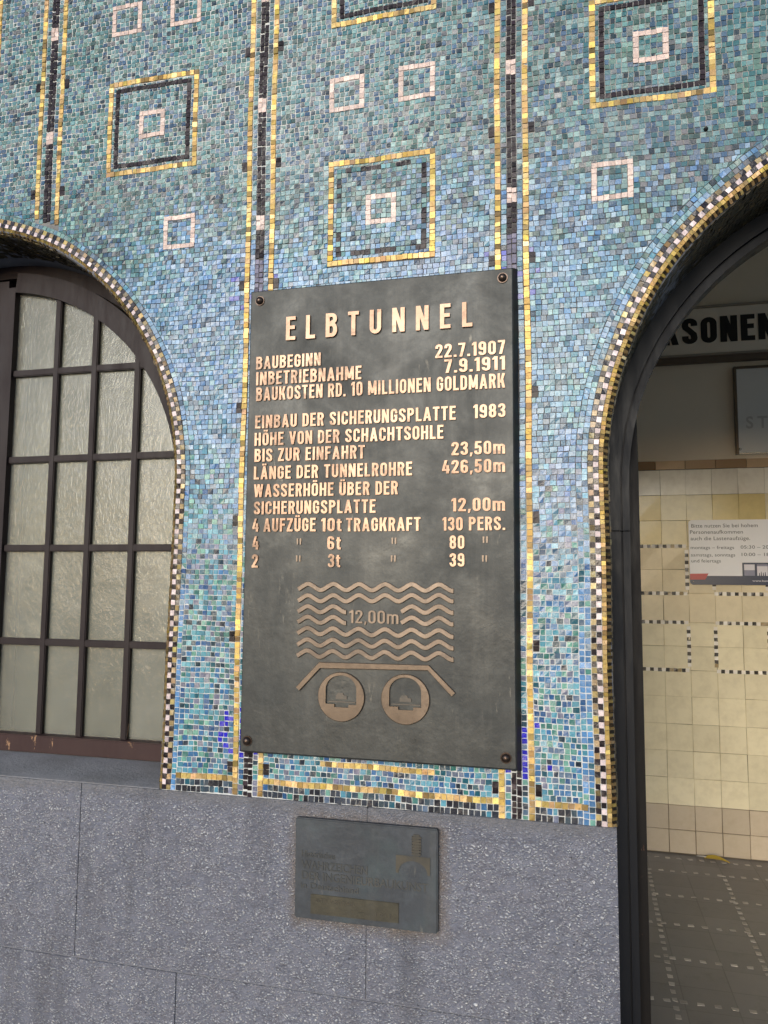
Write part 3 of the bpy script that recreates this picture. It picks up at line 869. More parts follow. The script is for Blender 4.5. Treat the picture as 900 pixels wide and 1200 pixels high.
for s in (-1, 1):                       # sashes: arched outer stile, meeting stile, bottom rail
    mb = MB()
    n = 30
    O = [(WX + s * 0.742, WB + 0.05)] + [(WX + s * 0.742 * math.cos(math.pi / 2 * i / n), WZ + 0.742 * math.sin(math.pi / 2 * i / n)) for i in range(n)]
    I = [(WX + s * 0.677, WB + 0.05)] + [(WX + s * 0.677 * math.cos(math.pi / 2 * i / n), WZ + 0.677 * math.sin(math.pi / 2 * i / n)) for i in range(n)]
    O = [p for p in O if abs(p[0] - WX) > 0.046]; I = I[:len(O)]
    for k in range(len(O) - 1):
        a, b, c, d = O[k], O[k + 1], I[k + 1], I[k]
        mb.poly([(d[0], 0.21, d[1]), (a[0], 0.21, a[1]), (b[0], 0.21, b[1]), (c[0], 0.21, c[1])])
        mb.poly([(d[0], 0.21, d[1]), (c[0], 0.21, c[1]), (c[0], 0.26, c[1]), (d[0], 0.26, d[1])])
        mb.poly([(a[0], 0.21, a[1]), (b[0], 0.21, b[1]), (b[0], 0.26, b[1]), (a[0], 0.26, a[1])])
    xs_ = sorted((WX + s * 0.045, WX + s * 0.071))
    mb.box(xs_[0], xs_[1], 0.2105, 0.26, WB + 0.05, WZ + 0.690)
    mb.build('sash', win_paint, window, merge=True)
    xs_ = sorted((WX + s * 0.0435, WX + s * 0.742))
    mb = MB(); mb.box(xs_[0], xs_[1], 0.196, 0.26, WB, WB + 0.050)
    mb.build('bottom_rail', rail_paint, window, bevel=0.003)
    for off in (0.232, 0.3715, 0.5245):
        x = WX + s * off
        ztop = WZ + math.sqrt(0.684 ** 2 - off ** 2)
        mb = MB(); mb.prism([(x - 0.0105, WB + 0.0495), (x + 0.0105, WB + 0.0495), (x + 0.0105, ztop), (x - 0.0105, ztop)], 0.2175, 0.2340)
        mb.build('glazing_bar', win_paint, window, bevel=0.0025)
    for z in (0.658, 0.3755, 0.094, -0.196):
        half = 0.683 if z < WZ else math.sqrt(0.683 ** 2 - (z - WZ) ** 2)
        xs_ = sorted((WX + s * 0.0708, WX + s * half))
        mb = MB(); mb.box(xs_[0], xs_[1], 0.2188, 0.2342, z - 0.0105, z + 0.0105)
        mb.build('glazing_bar', win_paint, window, bevel=0.0025)
    mb = MB()
    P = [(WX + s * 0.06, WB + 0.02), (WX + s * 0.70, WB + 0.02)] + [(WX + s * 0.70 * math.cos(t), WZ + 0.70 * math.sin(t)) for t in np.linspace(0, math.pi / 2 - 0.08, 24)]
    if s < 0: P = P[::-1]
    mb.prism(P, 0.2335, 0.2395)
    mb.build('frosted_pane', pane_m, window, merge=False)
    mb = MB(); mb.prism([(x, z) for x, z in P], 0.318, 0.326)  # backing added behind the glass to catch soft shadows of the bars
    mb.build('backing_board', backing_m, window, merge=False)

# --- doorway: arched timber frame and the open leaf
DX, DZ = ARCH_D['cx'], ARCH_D['cz']
mb = MB()
ZJ = 0.136
for R1, R2, yf in ((0.766, 0.835, 0.250), (0.7605, 0.7661, 0.268), (0.7425, 0.7606, 0.256)):
    arch_ring(mb, R1, R2, yf, 0.33, ZJ, DX, DZ)
    for sd in (-1, 1):
        xa, xb = sorted((DX + sd * R1, DX + sd * R2))
        mb.box(xa, xb, yf + 0.0012, 0.33, FL, ZJ - 0.0025)
mb.build('door_frame', door_paint, facade, bevel=0.002, merge=False)
def door_leaf(hx, side):
    pts = [(0.332, FL + 0.01)]
    for i in range(25):
        t = math.pi / 2 * i / 24
        pts.append((0.332 + 0.742 * (1 - math.cos(t)), DZ + 0.742 * math.sin(t)))
    pts[1:1] = []
    pts.append((1.074, FL + 0.01))
    return pts
mb = MB()
P = door_leaf(0.142, 1)
for xx, rev in ((0.1425, False), (0.172, True)):
    q = [(xx, y, z) for y, z in P]
    mb.poly(q if not rev else q[::-1])
for k in range(len(P)):
    a, b = P[k], P[(k + 1) % len(P)]
    mb.poly([(0.1425, a[0], a[1]), (0.172, a[0], a[1]), (0.172, b[0], b[1]), (0.1425, b[0], b[1])])
mb.build('door_leaf', leaf_paint, facade, bevel=0.004, angle=60)

# ------------------------------------------------------------------ large plaque
plq = empty('bronze_plaque', (-0.472, 0, EYE + 0.16), 'large dark bronze plaque with raised lettering about the tunnel, bolted to the blue mosaic', 'plaque')
FY = -0.035
F = [(-0.811, -0.423), (-0.133, -0.423), (-0.133, 0.751), (-0.811, 0.751)]
mb = MB()
ch = 0.003
fr = [(-0.811 + ch, -0.423 + ch), (-0.133 - ch, -0.423 + ch), (-0.133 - ch, 0.751 - ch), (-0.811 + ch, 0.751 - ch)]
bk = [(-0.819, -0.431), (-0.1245, -0.431), (-0.1245, 0.7585), (-0.819, 0.7585)]
mb.poly([(x, FY, z) for x, z in fr], 0)
mb.strip([(x, FY + ch, z) for x, z in F + F[:1]], [(x, FY, z) for x, z in fr + fr[:1]], 0)
mb.strip([(x, -0.0045, z) for x, z in bk + bk[:1]], [(x, FY + ch, z) for x, z in F + F[:1]], 1)
mb.poly([(x, -0.0045, z) for x, z in bk[::-1]], 1)
mb.build('plate', [plate_m, plate_edge], plq)

def text_mesh(s, offset=0.02, space=1.0, depth=0.1):
    cu = bpy.data.curves.new('t', 'FONT')
    cu.body = s; cu.size = 1.0; cu.offset = offset; cu.space_character = space; cu.resolution_u = 4
    cu.fill_mode = 'BOTH'; cu.extrude = 0.05
    ob = bpy.data.objects.new('t', cu); col.objects.link(ob)
    dg = bpy.context.evaluated_depsgraph_get()
    me = bpy.data.meshes.new_from_object(ob.evaluated_get(dg), depsgraph=dg)
    bpy.data.objects.remove(ob); bpy.data.curves.remove(cu)
    return me
_hcap = {}
def put_text(s, x0, z0, width, cap, y, depth, mats, parent, name, offset=0.025, space=1.05, slant=0.0, align='L', xscale=None):
    """raised lettering: baseline z0, left end x0, fitted to width and cap height; front at y - depth"""
    key = offset
    if key not in _hcap:
        hm = text_mesh('H', offset)
        ys = [v.co.y for v in hm.vertices]; _hcap[key] = (min(ys), max(ys)); bpy.data.meshes.remove(hm)
    lo, hi = _hcap[key]
    me = text_mesh(s, offset, space)
    n = len(me.vertices); c = np.empty(n * 3); me.vertices.foreach_get('co', c); c = c.reshape(-1, 3)
    xa, xb = c[:, 0].min(), c[:, 0].max()
    sz = cap / (hi - lo)
    sxx = width / (xb - xa) if width else sz * (xscale or 0.8)
    out = np.empty_like(c)
    out[:, 0] = x0 + (c[:, 0] - xa) * sxx
    out[:, 2] = z0 + (c[:, 1] - lo) * sz + EYE + slant * (out[:, 0] - x0)
    front = c[:, 2] > 0
    out[:, 1] = np.where(front, y - depth, y + 0.001)
    me.vertices.foreach_set('co', out.ravel())
    me.materials.clear()
    me.update()
    if isinstance(mats, (list, tuple)) and len(mats) > 1:
        mi = [0 if abs(p.normal.y) > 0.7 else 1 for p in me.polygons]
        me.polygons.foreach_set('material_index', mi)
    else:
        me.polygons.foreach_set('material_index', [0] * len(me.polygons))
    me.polygons.foreach_set('use_smooth', [False] * len(me.polygons))
    me.name = name
    return link(name, me, mats, parent)

# ------------------------------------------------------------------ narrow grotesque lettering, drawn stroke by stroke
def arc(cx, cz, rx, rz, a0, a1, n=9):
    return [(cx + rx * math.cos(math.radians(a0 + (a1 - a0) * i / n)), cz + rz * math.sin(math.radians(a0 + (a1 - a0) * i / n))) for i in range(n + 1)]
def glyph(ch, t=0.165):
    """strokes of one letter, cap height 1: ('r', path, closed) ribbons or ('p', outline) pieces; returns strokes, advance"""
    h = t / 2; w = 0.455; q = []
    V = lambda x, z0=0, z1=1: q.append(('p', [(x, z0), (x + t, z0), (x + t, z1), (x, z1)]))
    H = lambda x0, x1, z, th=None: q.append(('p', [(x0, z), (x1, z), (x1, z + (th or t * 0.92)), (x0, z + (th or t * 0.92))]))
    Dg = lambda xb, zb, xt, zt, tw: q.append(('p', [(xb, zb), (xb + tw, zb), (xt + tw, zt), (xt, zt)]))
    Rb = lambda pts, closed=False: q.append(('r', pts, closed))
    tb = t * 0.92
    r = (w - t) / 2
    def stad(w, z0=0, z1=1):
        r = (w - t) / 2; c = w / 2; rz = min(r * 1.15, (z1 - z0 - t) / 2)
        return arc(c, z1 - h - rz, r, rz, 0, 180) + arc(c, z0 + h + rz, r, rz, 180, 360)
    dots = False
    if ch in 'ÄÖÜ': dots = True; ch = {'Ä': 'A', 'Ö': 'O', 'Ü': 'U'}[ch]
    if ch == 'A':
        w = 0.53; Dg(0, 0, w / 2 - h, 1, t * 0.98); Dg(w - t * 0.98, 0, w / 2 - h + t * 0.02, 1, t * 0.98); H(0.13, w - 0.13, 0.2, t * 0.85)
    elif ch == 'B':
        V(0); w = 0.47; z = 0.53
        Rb([(t * 0.9, 1 - h)] + arc(w - h - 0.14, 1 - h - 0.155, 0.13, 0.155, 90, -90) + [(t * 0.9, z + 0.0)])
        Rb([(t * 0.9, z - 0.0)] + arc(w - h - 0.13, (z + h) / 2, 0.13, (z - h) / 2, 90, -90) + [(t * 0.9, h)])
    elif ch in 'CG':
        Rb([(w - h, 0.66)] + arc(w / 2, 1 - h - r * 1.15, r, r * 1.15, 0, 180) + arc(w / 2, h + r * 1.15, r, r * 1.15, 180, 360) + [(w - h, 0.36 if ch == 'C' else 0.5)])
        if ch == 'G': H(w * 0.5, w - 0.001, 0.42, t * 0.85)
    elif ch == 'D': V(0); Rb([(t * 0.9, 1 - h)] + arc(w - h - 0.17, 1 - h - 0.2, 0.17, 0.2, 90, 0) + arc(w - h - 0.17, h + 0.2, 0.17, 0.2, 0, -90) + [(t * 0.9, h)])
    elif ch in 'EFL':
        w = 0.40 if ch != 'L' else 0.385; V(0)
        if ch != 'L': H(t * 0.9, w, 1 - tb); H(t * 0.9, w * 0.93, 0.46 if ch == 'E' else 0.44)
        if ch != 'F': H(t * 0.9, w, 0)
    elif ch == 'H': w = 0.48; V(0); V(w - t); H(t * 0.9, w - t * 0.9, 0.44)
    elif ch == 'I': w = t; V(0)
    elif ch == 'K': w = 0.50; V(0); Dg(t * 0.8, 0.36, w - t * 1.12, 1, t * 1.12); Dg(w - t * 1.12, 0, t * 1.15, 0.60, t * 1.12)
    elif ch == 'M': w = 0.62; V(0); V(w - t); Dg(w / 2 - t * 0.5, 0.12, t * 0.05, 1, t); Dg(w / 2 - t * 0.5, 0.12, w - t * 1.05, 1, t)
    elif ch == 'N': w = 0.49; V(0); V(w - t); Dg(w - t * 1.06, 0, t * 0.06, 1, t)
    elif ch in 'O0': w = 0.465 if ch == 'O' else 0.44; Rb(stad(w), True)
    elif ch in 'PR':
        w = 0.46; V(0); Rb([(t * 0.9, 1 - h)] + arc(w - h - 0.15, 0.72 - 0.0, 0.15, 0.28 - h, 90, -90) + [(t * 0.9, 0.44 + h)])
        if ch == 'R': Dg(w - t * 1.02, 0, w - t * 1.65, 0.53, t)
    elif ch == 'S':
        Rb([(w - h, 0.70)] + arc(w / 2, 1 - h - r, r, r, 0, 180) + [(h, 0.70), (h + 0.02, 0.635), (h + 0.08, 0.57), (w / 2, 0.51), (w - h - 0.08, 0.44), (w - h - 0.02, 0.37)] + arc(w / 2, h + r, r, r, 0, -180) + [(h, 0.31)])
    elif ch == 'T': w = 0.44; V(w / 2 - h); H(0, w / 2 - h * 0.95, 1 - tb); H(w / 2 + h * 0.95, w, 1 - tb)
    elif ch == 'U': Rb([(h, 1)] + arc(w / 2, h + r * 1.15, r, r * 1.15, 180, 360) + [(w - h, 1)])
    elif ch == 'V': w = 0.50; Dg(w / 2 - h, 0, 0, 1, t * 0.98); Dg(w / 2 - h, 0, w - t, 1, t * 0.98)
    elif ch == 'W': w = 0.70; a = w * 0.28; Dg(a - h, 0, 0, 1, t * 0.95); Dg(a - h, 0, w / 2 - h, 1, t * 0.95); Dg(w - a - h, 0, w / 2 - h, 1, t * 0.95); Dg(w - a - h, 0, w - t, 1, t * 0.95)
    elif ch == 'Z': w = 0.43; H(0, w, 0); H(0, w, 1 - tb); Dg(0, tb * 0.9, w - t * 1.12, 1 - tb * 0.9, t * 1.12)
    elif ch == '1': w = 0.27; V(w - t); Dg(0.0, 0.76, w - t, 0.98, 0.001); q[-1] = ('p', [(0, 0.74), (w - t * 0.9, 0.80), (w - t * 0.9, 1.0), (w - t, 1.0), (w - t * 1.3, 0.93), (0, 0.875)])
    elif ch == '2': w = 0.43; r = (w - t) / 2; Rb([(h, 0.68)] + arc(w / 2, 1 - h - r, r, r, 180, 0) + [(w - h, 0.70), (w - h - 0.03, 0.58), (h + 0.10, 0.30), (h + 0.01, tb * 0.7)]); H(0, w, 0)
    elif ch == '3':
        w = 0.43; r = (w - t) / 2
        Rb([(h, 0.72)] + arc(w / 2, 1 - h - r, r, r, 180, 0) + [(w - h, 0.70), (w - h - 0.035, 0.60), (w - h - 0.13, 0.535), (w * 0.36, 0.53)])
        Rb([(w * 0.36, 0.53), (w - h - 0.13, 0.525), (w - h - 0.03, 0.45), (w - h, 0.36)] + arc(w / 2, h + r, r, r, 0, -180) + [(h, 0.29)])
    elif ch == '4': w = 0.45; V(w * 0.55, 0, 0.62); H(0, w, 0.19); Dg(0.0, 0.3, w * 0.36, 1, t * 0.95)
    elif ch == '5': w = 0.43; r = (w - t) / 2; H(0.05, w * 0.96, 1 - tb); V(0.03, 0.46, 1 - tb * 0.9); Rb([(0.05, 0.545), (w / 2, 0.60)] + arc(w / 2, 0.60 - r, r, r, 80, 0) + arc(w / 2, h + r, r, r, 0, -180) + [(h, 0.29)])
    elif ch in '69':
        w = 0.44; r = (w - t) / 2
        f = (lambda p: p) if ch == '6' else (lambda p: (w - p[0], 1 - p[1]))
        Rb([f(p) for p in stad(w, 0, 0.62)], True)
        Rb([f(p) for p in [(w - h, 0.74)] + arc(w / 2, 1 - h - r, r, r, 0, 180) + [(h, 0.3)]])
    elif ch == '7': w = 0.41; H(0, w, 1 - tb); Dg(w * 0.16, 0, w - t * 1.02, 1 - tb * 0.9, t * 1.02)
    elif ch == '8': w = 0.44; Rb(stad(w, 0, 0.60), True); Rb([(x * 0.94 + w * 0.03, z) for x, z in stad(w, 0.60 - t, 1)], True)
    elif ch == 't': w = 0.30; Rb([(0.05 + h, 0.92), (0.05 + h, h + 0.09)] + arc(0.05 + h + 0.09, h + 0.09, 0.09, 0.09, 180, 270, 5) + [(w, h)]); H(0, 0.055, 0.62, t * 0.8); H(0.045 + t, w, 0.62, t * 0.8)
    elif ch == 'm':
        w = 0.68; V(0, 0, 0.74); m = w / 2; b = (m - t) / 2 + h * 0.0
        for x in (0, m - h * 1.0):
            Rb([(x + h, 0.40)] + arc(x + h + 0.5 * (m - h), 0.74 - h - 0.11, 0.5 * (m - h), 0.11, 180, 0, 7) + [(x + h + (m - h), 0)])
    elif ch == '.': w = t * 0.95; V(0, 0, t)
    elif ch == ',': w = t * 0.9; q.append(('p', [(0, -0.13), (t * 0.55, -0.13), (t, t), (t * 0.15, t)]))
    elif ch == ' ': return [], 0.19
    if dots:
        for x in (w / 2 - 0.155, w / 2 + 0.155 - t * 0.85): q.append(('p', [(x, 1.07), (x + t * 0.85, 1.07), (x + t * 0.85, 1.07 + t * 0.8), (x, 1.07 + t * 0.8)]))
    return q, w
def stroke_text(s, x0, z0, width, cap, y, depth, mats, parent, name, t=0.165, space=0.115):
    lay, x = [], 0.0
    for ch in s:
        q, w = glyph(ch, t); lay.append((x, q)); x += w + space
    total = x - space
    sx = width / total
    mb = MB(); lev = 0
    for gx, q in lay:
        T = lambda p: (x0 + (gx + p[0]) * sx, z0 + p[1] * cap)
        for k, st in enumerate(q):
            y0 = y - depth - 0.00009 * k
            if st[0] == 'p':
                P = [T(p) for p in st[1]]
                ar = sum(P[i][0] * P[(i + 1) % len(P)][1] - P[(i + 1) % len(P)][0] * P[i][1] for i in range(len(P)))
                mb.prism(P if ar > 0 else P[::-1], y0, y + 0.001, 0, 1)
            else:
                pts, closed = st[1], st[2]
                n = len(pts); L, R = [], []
                clean = [pts[0]] + [p for i, p in enumerate(pts[1:]) if math.hypot(p[0] - pts[i][0], p[1] - pts[i][1]) > 1e-5]
                if closed and math.hypot(clean[0][0] - clean[-1][0], clean[0][1] - clean[-1][1]) < 1e-5: clean.pop()
                pts = clean; n = len(pts)
                for i in range(n):
                    a = pts[i - 1] if (i > 0 or closed) else pts[i]; b = pts[(i + 1) % n] if (i < n - 1 or closed) else pts[i]
                    t1 = Vector((pts[i][0] - a[0], pts[i][1] - a[1])); t2 = Vector((b[0] - pts[i][0], b[1] - pts[i][1]))
                    if t1.length < 1e-9: t1 = t2
                    if t2.length < 1e-9: t2 = t1
                    t1.normalize(); t2.normalize()
                    n1 = Vector((-t1.y, t1.x)); n2 = Vector((-t2.y, t2.x)); nn = (n1 + n2).normalized(); k2 = 1 / max(0.6, nn.dot(n1))
                    hz = t / 2 * k2
                    L.append(T((pts[i][0] + nn.x * hz, pts[i][1] + nn.y * hz * 0.96))); R.append(T((pts[i][0] - nn.x * hz, pts[i][1] - nn.y * hz * 0.96)))
                if closed: L.append(L[0]); R.append(R[0])
                mb.strip([(p[0], y0, p[1]) for p in R], [(p[0], y0, p[1]) for p in L], 0)
                mb.strip([(p[0], y0, p[1]) for p in L], [(p[0], y + 0.001, p[1]) for p in L], 1)
                mb.strip([(p[0], y + 0.001, p[1]) for p in R], [(p[0], y0, p[1]) for p in R], 1)
                if not closed:
                    for i in (0, -1): mb.poly([(L[i][0], y0, L[i][1]), (R[i][0], y0, R[i][1]), (R[i][0], y + 0.001, R[i][1]), (L[i][0], y + 0.001, L[i][1])], 1)
    return mb.build(name, mats, parent, merge=False)

edge_l = mat_simple('dark_letter_edge', (0.03, 0.026, 0.022), 0.5, 0.4)
LN = [('ELBTUNNEL', -0.7083, 0.6114, 0.4783, 0.0614),
 ('BAUBEGINN', -0.7894, 0.5404, 0.1755, 0.0333), ('22.7.1907', -0.3206, 0.5393, 0.1679, 0.0337), ('7.9.1911', -0.2984, 0.5010, 0.1454, 0.0335),
 ('INBETRIEBNAHME', -0.7884, 0.4985, 0.2817, 0.0345), ('BAUKOSTEN RD. 10 MILLIONEN GOLDMARK', -0.7873, 0.4573, 0.6341, 0.0352),
 ('EINBAU DER SICHERUNGSPLATTE', -0.7881, 0.3858, 0.5172, 0.0337), ('1983', -0.2284, 0.387, 0.0754, 0.0328),
 ('HÖHE VON DER SCHACHTSOHLE', -0.7888, 0.341, 0.4882, 0.0335), ('BIS ZUR EINFAHRT', -0.7878, 0.2995, 0.2916, 0.0333), ('23,50m', -0.2811, 0.2996, 0.1268, 0.032),
 ('LÄNGE DER TUNNELROHRE', -0.7884, 0.2543, 0.4115, 0.0332), ('426,50m', -0.3037, 0.2563, 0.1491, 0.0319), ('WASSERHÖHE ÜBER DER', -0.7872, 0.2088, 0.3754, 0.033),
 ('SICHERUNGSPLATTE', -0.7861, 0.165, 0.319, 0.0329), ('12,00m', -0.2811, 0.1653, 0.1259, 0.0315),
 ('4', -0.789, 0.1213, 0.0167, 0.0335), ('AUFZÜGE', -0.7593, 0.121, 0.1391, 0.0335), ('10t', -0.6059, 0.1205, 0.053, 0.033), ('TRAGKRAFT', -0.5415, 0.1201, 0.1859, 0.0328), ('130 PERS.', -0.3027, 0.12, 0.1471, 0.0317),
 ('4', -0.7879, 0.0764, 0.0167, 0.0335), ('6t', -0.5893, 0.0758, 0.0352, 0.0328), ('80', -0.2855, 0.0768, 0.0348, 0.0315),
 ('2', -0.7886, 0.0308, 0.0167, 0.0335), ('3t', -0.5868, 0.0323, 0.0316, 0.0327), ('39', -0.2855, 0.035, 0.0348, 0.0314)]
for s, x, z, w, h in LN:
    big = s == 'ELBTUNNEL'
    stroke_text(s, x, z, w, h, FY, 0.006 if big else 0.004, [letter_m, edge_l], plq, 'raised_lettering', space=0.115 if not big else 0.44, t=0.165 if not big else 0.16)
stroke_text('12,00m', -0.5312, -0.1018, 0.1229, 0.0311, FY, 0.004, [wave_m, edge_l], plq, 'raised_lettering', t=0.13)
for x, z in [(-0.6637, 0.0956), (-0.4209, 0.096), (-0.2017, 0.0973), (-0.6647, 0.0532), (-0.4223, 0.0533), (-0.2035, 0.0534)]:
    mb = MB()
    for s in (-1, 1):
        mb.prism([(x + s * 0.004 - 0.0016, z - 0.007), (x + s * 0.004 + 0.0016, z - 0.007), (x + s * 0.004 + 0.0022, z + 0.008), (x + s * 0.004 - 0.0022, z + 0.008)], FY - 0.003, FY + 0.001, 0, 1)
    mb.build('ditto_mark', [wave_m, edge_l], plq)

def ribbon(mb, pts, w, depth):
    """flat raised band following a polyline"""
    n = len(pts); L, R = [], []
    for i in range(n):
        a, b = pts[max(0, i - 1)], pts[min(n - 1, i + 1)]
        t = Vector((b[0] - a[0], b[1] - a[1])).normalized(); nn = Vector((-t.y, t.x))
        k = 1.0
        if 0 < i < n - 1:
            t1 = Vector((pts[i][0] - a[0], pts[i][1] - a[1])).normalized()
            k = 1 / max(0.5, nn.dot(Vector((-t1.y, t1.x))))
        L.append((pts[i][0] + nn.x * w / 2 * k, pts[i][1] + nn.y * w / 2 * k)); R.append((pts[i][0] - nn.x * w / 2 * k, pts[i][1] - nn.y * w / 2 * k))
    y0, y1 = FY - depth, FY + 0.001
    ch = 0.0012
    lerp = lambda p, q: (p[0] + (q[0] - p[0]) * ch / w, p[1] + (q[1] - p[1]) * ch / w)
    Lf = [lerp(p, q) for p, q in zip(L, R)]; Rf = [lerp(q, p) for p, q in zip(L, R)]
    mb.strip([(x, y0, z) for x, z in Rf], [(x, y0, z) for x, z in Lf], 0)
    mb.strip([(x, y0, z) for x, z in Lf], [(x, y0 + ch, z) for x, z in L], 0)
    mb.strip([(x, y0 + ch, z) for x, z in R], [(x, y0, z) for x, z in Rf], 0)
    mb.strip([(x, y0 + ch, z) for x, z in L], [(x, y1, z) for x, z in L], 1)
    mb.strip([(x, y1, z) for x, z in R], [(x, y0 + ch, z) for x, z in R], 1)
    for i in (0, -1):
        mb.poly([(L[i][0], y0, L[i][1]), (R[i][0], y0, R[i][1]), (R[i][0], y1, R[i][1]), (L[i][0], y1, L[i][1])], 1)
def wave_z(x):
    ph = (x + 0.6371) / 0.0652 * 2 * math.pi
    c = math.cos(ph)
    return 0.0082 * (c * 0.82 + 0.10 * (c ** 3))
WL = [-0.0227, -0.0509, -0.0775, -0.103, -0.130, -0.1579, -0.1847]; WR = [-0.0211, -0.0454, -0.0722, -0.0988, -0.1278, -0.1543, -0.1807]
for k in range(7):
    spans = [(-0.663, -0.2765)] if k not in (2, 3) else [(-0.663, -0.5385), (-0.4018, -0.2765)]
    for a, b in spans:
        pts = []
        for x in np.linspace(a, b, int((b - a) / 0.0042)):
            zb = WL[k] + (WR[k] - WL[k]) * (x + 0.663) / 0.3865 + 0.0065
            pts.append((x, zb + wave_z(x)))
        mb = MB(); ribbon(mb, pts, 0.0116, 0.0045); mb.build('wave_relief', [wave_m, edge_l], plq)
mb = MB(); ribbon(mb, [(-0.6595, -0.2636), (-0.6041, -0.2049), (-0.3358, -0.2019), (-0.2766, -0.2609)], 0.0128, 0.006); mb.build('cover_slab_relief', [tube_m, edge_l], plq)
for cx, cz in ((-0.5486, -0.278), (-0.3908, -0.2769)):
    R = 0.0572
    cav = [(-0.0385, -0.0175), (-0.0165, -0.0175), (-0.0165, -0.0245), (0.0195, -0.0245), (0.0195, -0.0175), (0.0385, -0.0175), (0.0385, 0.0175)]
    cav += [(0.0385 * math.cos(t), 0.0175 + 0.0335 * math.sin(t)) for t in np.linspace(0.12, math.pi - 0.12, 18)] + [(-0.0385, 0.0175)]
    mb = MB()
    # face between circle and tunnel section, walked by angle
    def ray_hit(t):
        dx, dz = math.cos(t), math.sin(t); best = None
        for i in range(len(cav)):
            (ax, az), (bx, bz) = cav[i], cav[(i + 1) % len(cav)]
            den = dx * (bz - az) - dz * (bx - ax)
            if abs(den) < 1e-12: continue
            s = (ax * (bz - az) - az * (bx - ax)) / den; u = (ax * dz - az * dx) / den
            if s > 0 and -1e-9 <= u <= 1 + 1e-9 and (best is None or s < best): best = s
        return best
    ang = sorted(set([2 * math.pi * i / 72 for i in range(72)] + [math.atan2(p[1], p[0]) % (2 * math.pi) for p in cav]))
    ang.append(ang[0] + 2 * math.pi)
    O = [(cx + R * math.cos(t), FY - 0.006, cz + R * math.sin(t)) for t in ang]
    O2 = [(cx + (R + 0.0015) * math.cos(t), FY - 0.004, cz + (R + 0.0015) * math.sin(t)) for t in ang]
    Ob = [(p[0], FY + 0.001, p[2]) for p in O2]
    I = [(cx + ray_hit(t) * math.cos(t), FY - 0.006, cz + ray_hit(t) * math.sin(t)) for t in ang]; Ib = [(p[0], FY + 0.001, p[2]) for p in I]
    mb.strip(I, O, 0); mb.strip(O, O2, 0); mb.strip(O2, Ob, 1); mb.strip(Ib, I, 1)
    tube = mb.build('tunnel_tube_relief', [tube_m, edge_l], plq)
    mb = MB()                           # little vehicle and the shelf it runs on, inside the bore
    mb.prism([(cx - 0.034, cz - 0.0135), (cx + 0.036, cz - 0.0135), (cx + 0.036, cz - 0.0108), (cx - 0.034, cz - 0.0108)], FY - 0.003, FY + 0.001, 0, 1)
    mb.prism([(cx - 0.014, cz - 0.006), (cx + 0.014, cz - 0.006), (cx + 0.014, cz + 0.002), (cx + 0.007, cz + 0.003), (cx + 0.003, cz + 0.009), (cx - 0.008, cz + 0.009), (cx - 0.014, cz + 0.002)], FY - 0.0025, FY + 0.001, 0, 1)
    mb.build('car_relief', [faint_m, edge_l], tube)
for x, z in ((-0.7839, 0.7229), (-0.1577, 0.7264), (-0.7903, -0.3958), (-0.1572, -0.3968)):
    mb = MB(); dome(mb, x, z, FY - 0.003, 0.0105, 0.010, 20, 6)
    ring = [(x + 0.0125 * math.cos(2 * math.pi * k / 20), z + 0.0125 * math.sin(2 * math.pi * k / 20)) for k in range(20)]
    mb.prism(ring, FY - 0.0032, FY + 0.001)
    mb.build('bolt', bolt_m, plq, smooth=False)

# ------------------------------------------------------------------ small plaque
spq = empty('bronze_plaque', (-0.49, 0, EYE - 0.69), 'small weathered green-grey bronze plaque with worn relief text, fixed to the grey stone base', 'plaque')
GY = -0.022
mb = MB()
S = [(-0.664, -0.805), (-0.3165, -0.8035), (-0.3158, -0.5718), (-0.6652, -0.5728)]
mb.prism(S, GY, -0.007)
mb.build('plate', small_plate, spq, bevel=0.0025)
for s, x, z, w, h in (('Historisches', -0.6477, -0.6615, 0.0842, 0.0145), ('WAHRZEICHEN', -0.648, -0.689, 0.165, 0.019), ('DER INGENIEURBAUKUNST', -0.6467, -0.7135, 0.308, 0.019), ('in Deutschland', -0.6487, -0.734, 0.144, 0.0135)):
    put_text(s, x, z, w, h, GY, 0.0013, [small_rel, small_rel], spq, 'raised_lettering', offset=0.012, space=1.0)
mb = MB(); mb.prism([(-0.623, -0.791), (-0.4072, -0.789), (-0.4072, -0.7445), (-0.623, -0.746)], GY - 0.002, GY + 0.001)
tg = mb.build('brass_tag', tag_m, spq, bevel=0.0008)
put_text('ALTER ELBTUNNEL', -0.612, -0.7625, 0.10, 0.0085, GY - 0.002, 0.0008, [emblem_m, edge_l], tg, 'raised_lettering', offset=0.0)
put_text('1911', -0.462, -0.7805, 0.036, 0.0105, GY - 0.002, 0.0008, [emblem_m, edge_l], tg, 'raised_lettering', offset=0.0)
mb = MB()                               # emblem: arch with a tower above
ex, ez, ew = -0.374, -0.676, 0.0405
N = 20
o = [(ex - ew, ez), (ex - ew + 0.006, ez)] + [(ex - 0.0345 * math.cos(t), ez + 0.029 * math.sin(t)) for t in np.linspace(0.15, math.pi - 0.15, N)] + [(ex + ew - 0.006, ez), (ex + ew, ez)]
mb.strip([(x, GY - 0.002, z) for x, z in o], [(min(max(x * 1.0, ex - ew), ex + ew), GY - 0.002, ez + 0.040) for x, z in o])
mb.strip([(x, GY - 0.002, z) for x, z in o], [(x, GY + 0.001, z) for x, z in o])
for k in range(7):
    mb.box(ex - 0.003, ex + 0.019, GY - 0.003, GY + 0.0005, ez + 0.043 + k * 0.0062, ez + 0.0475 + k * 0.0062)
mb.box(ex + 0.001, ex + 0.015, GY - 0.002, GY + 0.0006, ez + 0.041, ez + 0.089)
mb.build('emblem_relief', emblem_m, spq, merge=False)

